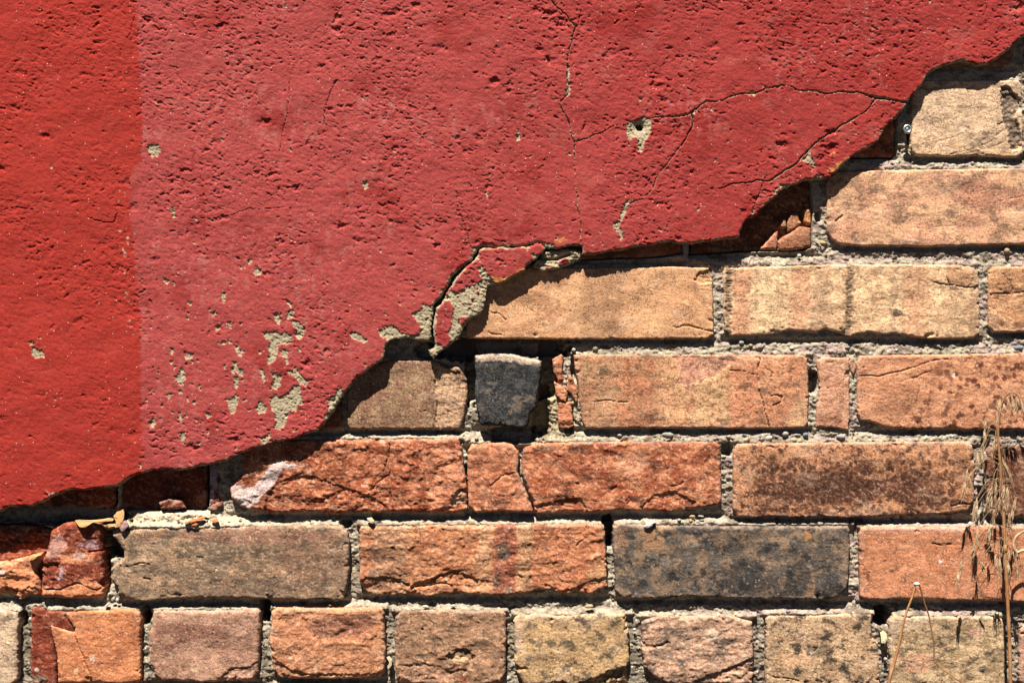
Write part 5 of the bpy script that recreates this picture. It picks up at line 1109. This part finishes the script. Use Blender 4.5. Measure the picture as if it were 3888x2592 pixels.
# ------------------------------------------------------------------ screw
sp = wpt(*Z('yF', 496, 910)[0], 7)
scr = empty('screw', sp)
tag(scr, "galvanised round-headed screw sticking out of the joint by the pale buff brick", "screw")
bm = bmesh.new()
R = 17.5 * S
prof = [(0.0, .0001), (.30, .0001), (.36, -.0003), (.46, -.0003), (.52, .0003), (.62, .0007), (.80, .0007), (.94, .0003), (1.0, -.0004), (.96, -.0010), (.4, -.0012)]
N_ = 28
rings = []
for rr_, y in prof[1:]:
    rings.append([bm.verts.new((R * rr_ * math.cos(t * 6.28318 / N_), -y, R * rr_ * math.sin(t * 6.28318 / N_))) for t in range(N_)])
c0 = bm.verts.new((0, -.0001, 0))
for t in range(N_): bm.faces.new((c0, rings[0][t], rings[0][(t + 1) % N_]))
for a_, b_ in zip(rings[:-1], rings[1:]):
    for t in range(N_): bm.faces.new((a_[t], b_[t], b_[(t + 1) % N_], a_[(t + 1) % N_]))
bmesh.ops.recalc_face_normals(bm, faces=bm.faces[:])
bm_obj('screw_head', bm, M_STEEL, scr)
bm = bmesh.new()
pts = [Vector((0, y * .001, 0)) for y in np.linspace(.9, 34, 40)]
tube(bm, pts, [R * .30 * (1.12 if i % 2 else .95) for i in range(40)], 10)
bm_obj('shank', bm, M_STEEL, scr)

# ------------------------------------------------------------------ dry grass
def poly3(k, *v):
    x0, y0, s = ZN[k]
    return [wpt(x0 + v[i] * s, y0 + v[i + 1] * s, v[i + 2]) for i in range(0, len(v), 3)]
def spikelet(bm, p, d, L, w, seed):
    """a drooping brome spikelet: overlapping narrow lemmas, each with a hair-thin awn"""
    rr = random.Random(seed)
    d = d.normalized()
    side = d.cross(Vector((0, 1, 0))).normalized()
    for k in range(6):
        t0 = .0 + k * .13
        off = side * (w * .45 * (1 if k % 2 else -1) * rr.uniform(.6, 1.1)) + Vector((0, rr.uniform(-1, 1) * w * .4, 0))
        a = p + d * (L * t0 * .75); b = a + d * (L * .5) + off * 1.1
        m = (a + b) / 2 + off * .7
        pts = spline([a, m, b], 4)
        n = len(pts) - 1
        tube(bm, pts, [w * .30 * math.sin(math.pi * (.08 + .86 * i / n)) + .00008 for i in range(n + 1)], 5)
        e = b + (d + side * rr.uniform(-.35, .35) + Vector((0, rr.uniform(-.15, .15), 0))).normalized() * L * rr.uniform(.4, .8)
        tube(bm, [b, (b + e) / 2 + side * rr.uniform(-.0005, .0005), e], [.00014, .0001, .00005], 4)

root = poly3('yH', 590, 3400, 62)[0]; root.z = 0
st = empty('grass_stalk', root)
tag(st, "tall dry grass stalk with a drooping feathery seed head at the right", "grass stalk")
core = poly3('yH', 582, 2600, 48, 575, 1560, 30, 562, 1200, 25, 548, 900, 21, 538, 700, 19, 525, 500, 18, 513, 340, 17, 518, 240, 17, 530, 180, 18, 548, 140, 19, 576, 116, 20, 606, 128, 21, 625, 165, 21)
stem = spline([root] + core, 8)
bm = bmesh.new()
ns = len(stem)
tube(bm, stem, [.0018 * (1 - .80 * i / ns) for i in range(ns)], 7)
attach(bm_obj('stem', bm, M_STEM), st)
bm = bmesh.new()
p = core[3]
tube(bm, [p + Vector((0, 0, -.004)), p, p + Vector((0, 0, .004))], [.0014, .0021, .0013], 8)
attach(bm_obj('stem_node', bm, M_STEM), st)
SPK = [(455, 240, -.05, 55), (447, 300, -.1, 75), (440, 370, -.15, 80), (432, 400, .1, 70), (360, 500, -.1, 80), (352, 560, -.2, 75), (372, 540, .1, 70), (408, 640, -.1, 80), (400, 690, -.1, 75), (482, 590, -.2, 75), (470, 640, -.25, 60), (505, 560, -.1, 70),
       (512, 210, -.1, 60), (524, 150, -.1, 65), (540, 165, .05, 60), (560, 130, .05, 70), (582, 130, .1, 75), (604, 140, .15, 75), (628, 150, .2, 75), (640, 175, .1, 70), (535, 440, .35, 90), (548, 470, .4, 90), (560, 590, .0, 80), (545, 580, -.2, 70),
       (606, 640, -.25, 85), (590, 680, -.1, 75), (520, 640, -.1, 70), (495, 700, -.1, 75), (505, 300, -.15, 70), (500, 350, -.2, 70), (412, 420, -.05, 60), (540, 650, .15, 60),
       (410, 800, -.1, 80), (398, 870, -.2, 80), (330, 960, -.1, 80), (318, 1000, -.15, 60), (470, 780, -.1, 70), (560, 840, -.3, 80), (572, 900, -.3, 90), (520, 940, .05, 95), (508, 930, .15, 90), (600, 960, .15, 80), (590, 870, .1, 70), (545, 930, .1, 70), (425, 960, .35, 60)]
SPK += [(x + random.uniform(-22, 22), y + random.uniform(-30, 40), sl + random.uniform(-.2, .2), L * random.uniform(.7, 1.05)) for x, y, sl, L in SPK if 240 < y and random.random() < .3]
for j, (x, y, sl, L) in enumerate(SPK):
    hh = 17 + (j * 37 % 9) * .8 - (3 if y < 330 else 0)
    p = poly3('yH', x, y, hh)[0]
    d = Vector((sl + random.uniform(-.06, .06), random.uniform(-.12, .12), -1))
    bm = bmesh.new()
    spikelet(bm, p, d, L * .76 * S * 1.1, .0017, j)
    # thread-like pedicel back to the stem
    q = min(stem, key=lambda v: (v.z - (p.z + .012)) ** 2 + .15 * (v.x - p.x) ** 2)
    mid = (p + q) / 2 + Vector((0, 0, .010))
    pp = spline([q, mid, p], 5)
    tube(bm, pp, [.00016] * len(pp), 4)
    attach(bm_obj('spikelet', bm, M_STRAW), st)

root2 = poly3('yD', 820, 4200, 75)[0]; root2.z = 0
b2 = empty('bent_grass_stalk', root2)
tag(b2, "thin dry stalk folded over into an upside-down V with a pale knot at its tip", "grass stalk")
up = poly3('yD', 900, 2200, 62, 952, 1600, 56, 985, 1450, 54, 1020, 1320, 52, 1045, 1200, 51, 1072, 1080, 50, 1100, 1000, 49, 1130, 920, 48, 1150, 840, 47)
dn = poly3('yD', 1182, 838, 47, 1200, 900, 46, 1222, 980, 45, 1250, 1060, 44, 1270, 1160, 43, 1286, 1260, 42, 1290, 1340, 41, 1288, 1400, 40)
dn2 = poly3('yD', 1288, 1400, 40, 1330, 1445, 40, 1400, 1495, 41, 1500, 1568, 42, 1600, 1640, 42)
bm = bmesh.new()
a_ = spline([root2] + up, 6); tube(bm, a_, [.0015 * (1 - .5 * i / len(a_)) for i in range(len(a_))], 7)
attach(bm_obj('stem', bm, M_STEM), b2)
bm = bmesh.new()
a_ = spline(dn, 6); tube(bm, a_, [.00075 * (1 - .3 * i / len(a_)) for i in range(len(a_))], 6)
a_ = spline(dn2, 5); tube(bm, a_, [.0005] * len(a_), 6)
attach(bm_obj('folded_tip', bm, M_STEM), b2)
bm = pebble_bm(.0027, .0018, .0016, 3, 2, .12)
kn = bm_obj('knot', bm, M_KNOT); kn.location = poly3('yD', 1163, 830, 47.5)[0]
attach(kn, b2)

root3 = poly3('yD', 2250, 4200, 55)[0]; root3.z = 0
b3 = empty('curled_grass_blade', root3)
tag(b3, "pale curled grass blade looping in from the right edge", "grass blade")
bl = poly3('yD', 2180, 1500, 30, 2080, 900, 26, 2010, 640, 24, 1960, 582, 24, 1910, 596, 23, 1886, 570, 23, 1884, 520, 22, 1905, 475, 22, 1955, 440, 22, 2020, 420, 24)
bm = bmesh.new()
a_ = spline([root3] + bl, 7); tube(bm, a_, [.0014 * (1 - .35 * i / len(a_)) for i in range(len(a_))], 6)
attach(bm_obj('blade', bm, M_STRAW), b3)

tris = sum(sum(len(p.vertices) - 2 for p in o.data.polygons) if len(o.data.polygons) < 3000 else 2 * len(o.data.polygons) for o in SC.objects if o.type == 'MESH')
print("TRIANGLES", tris)
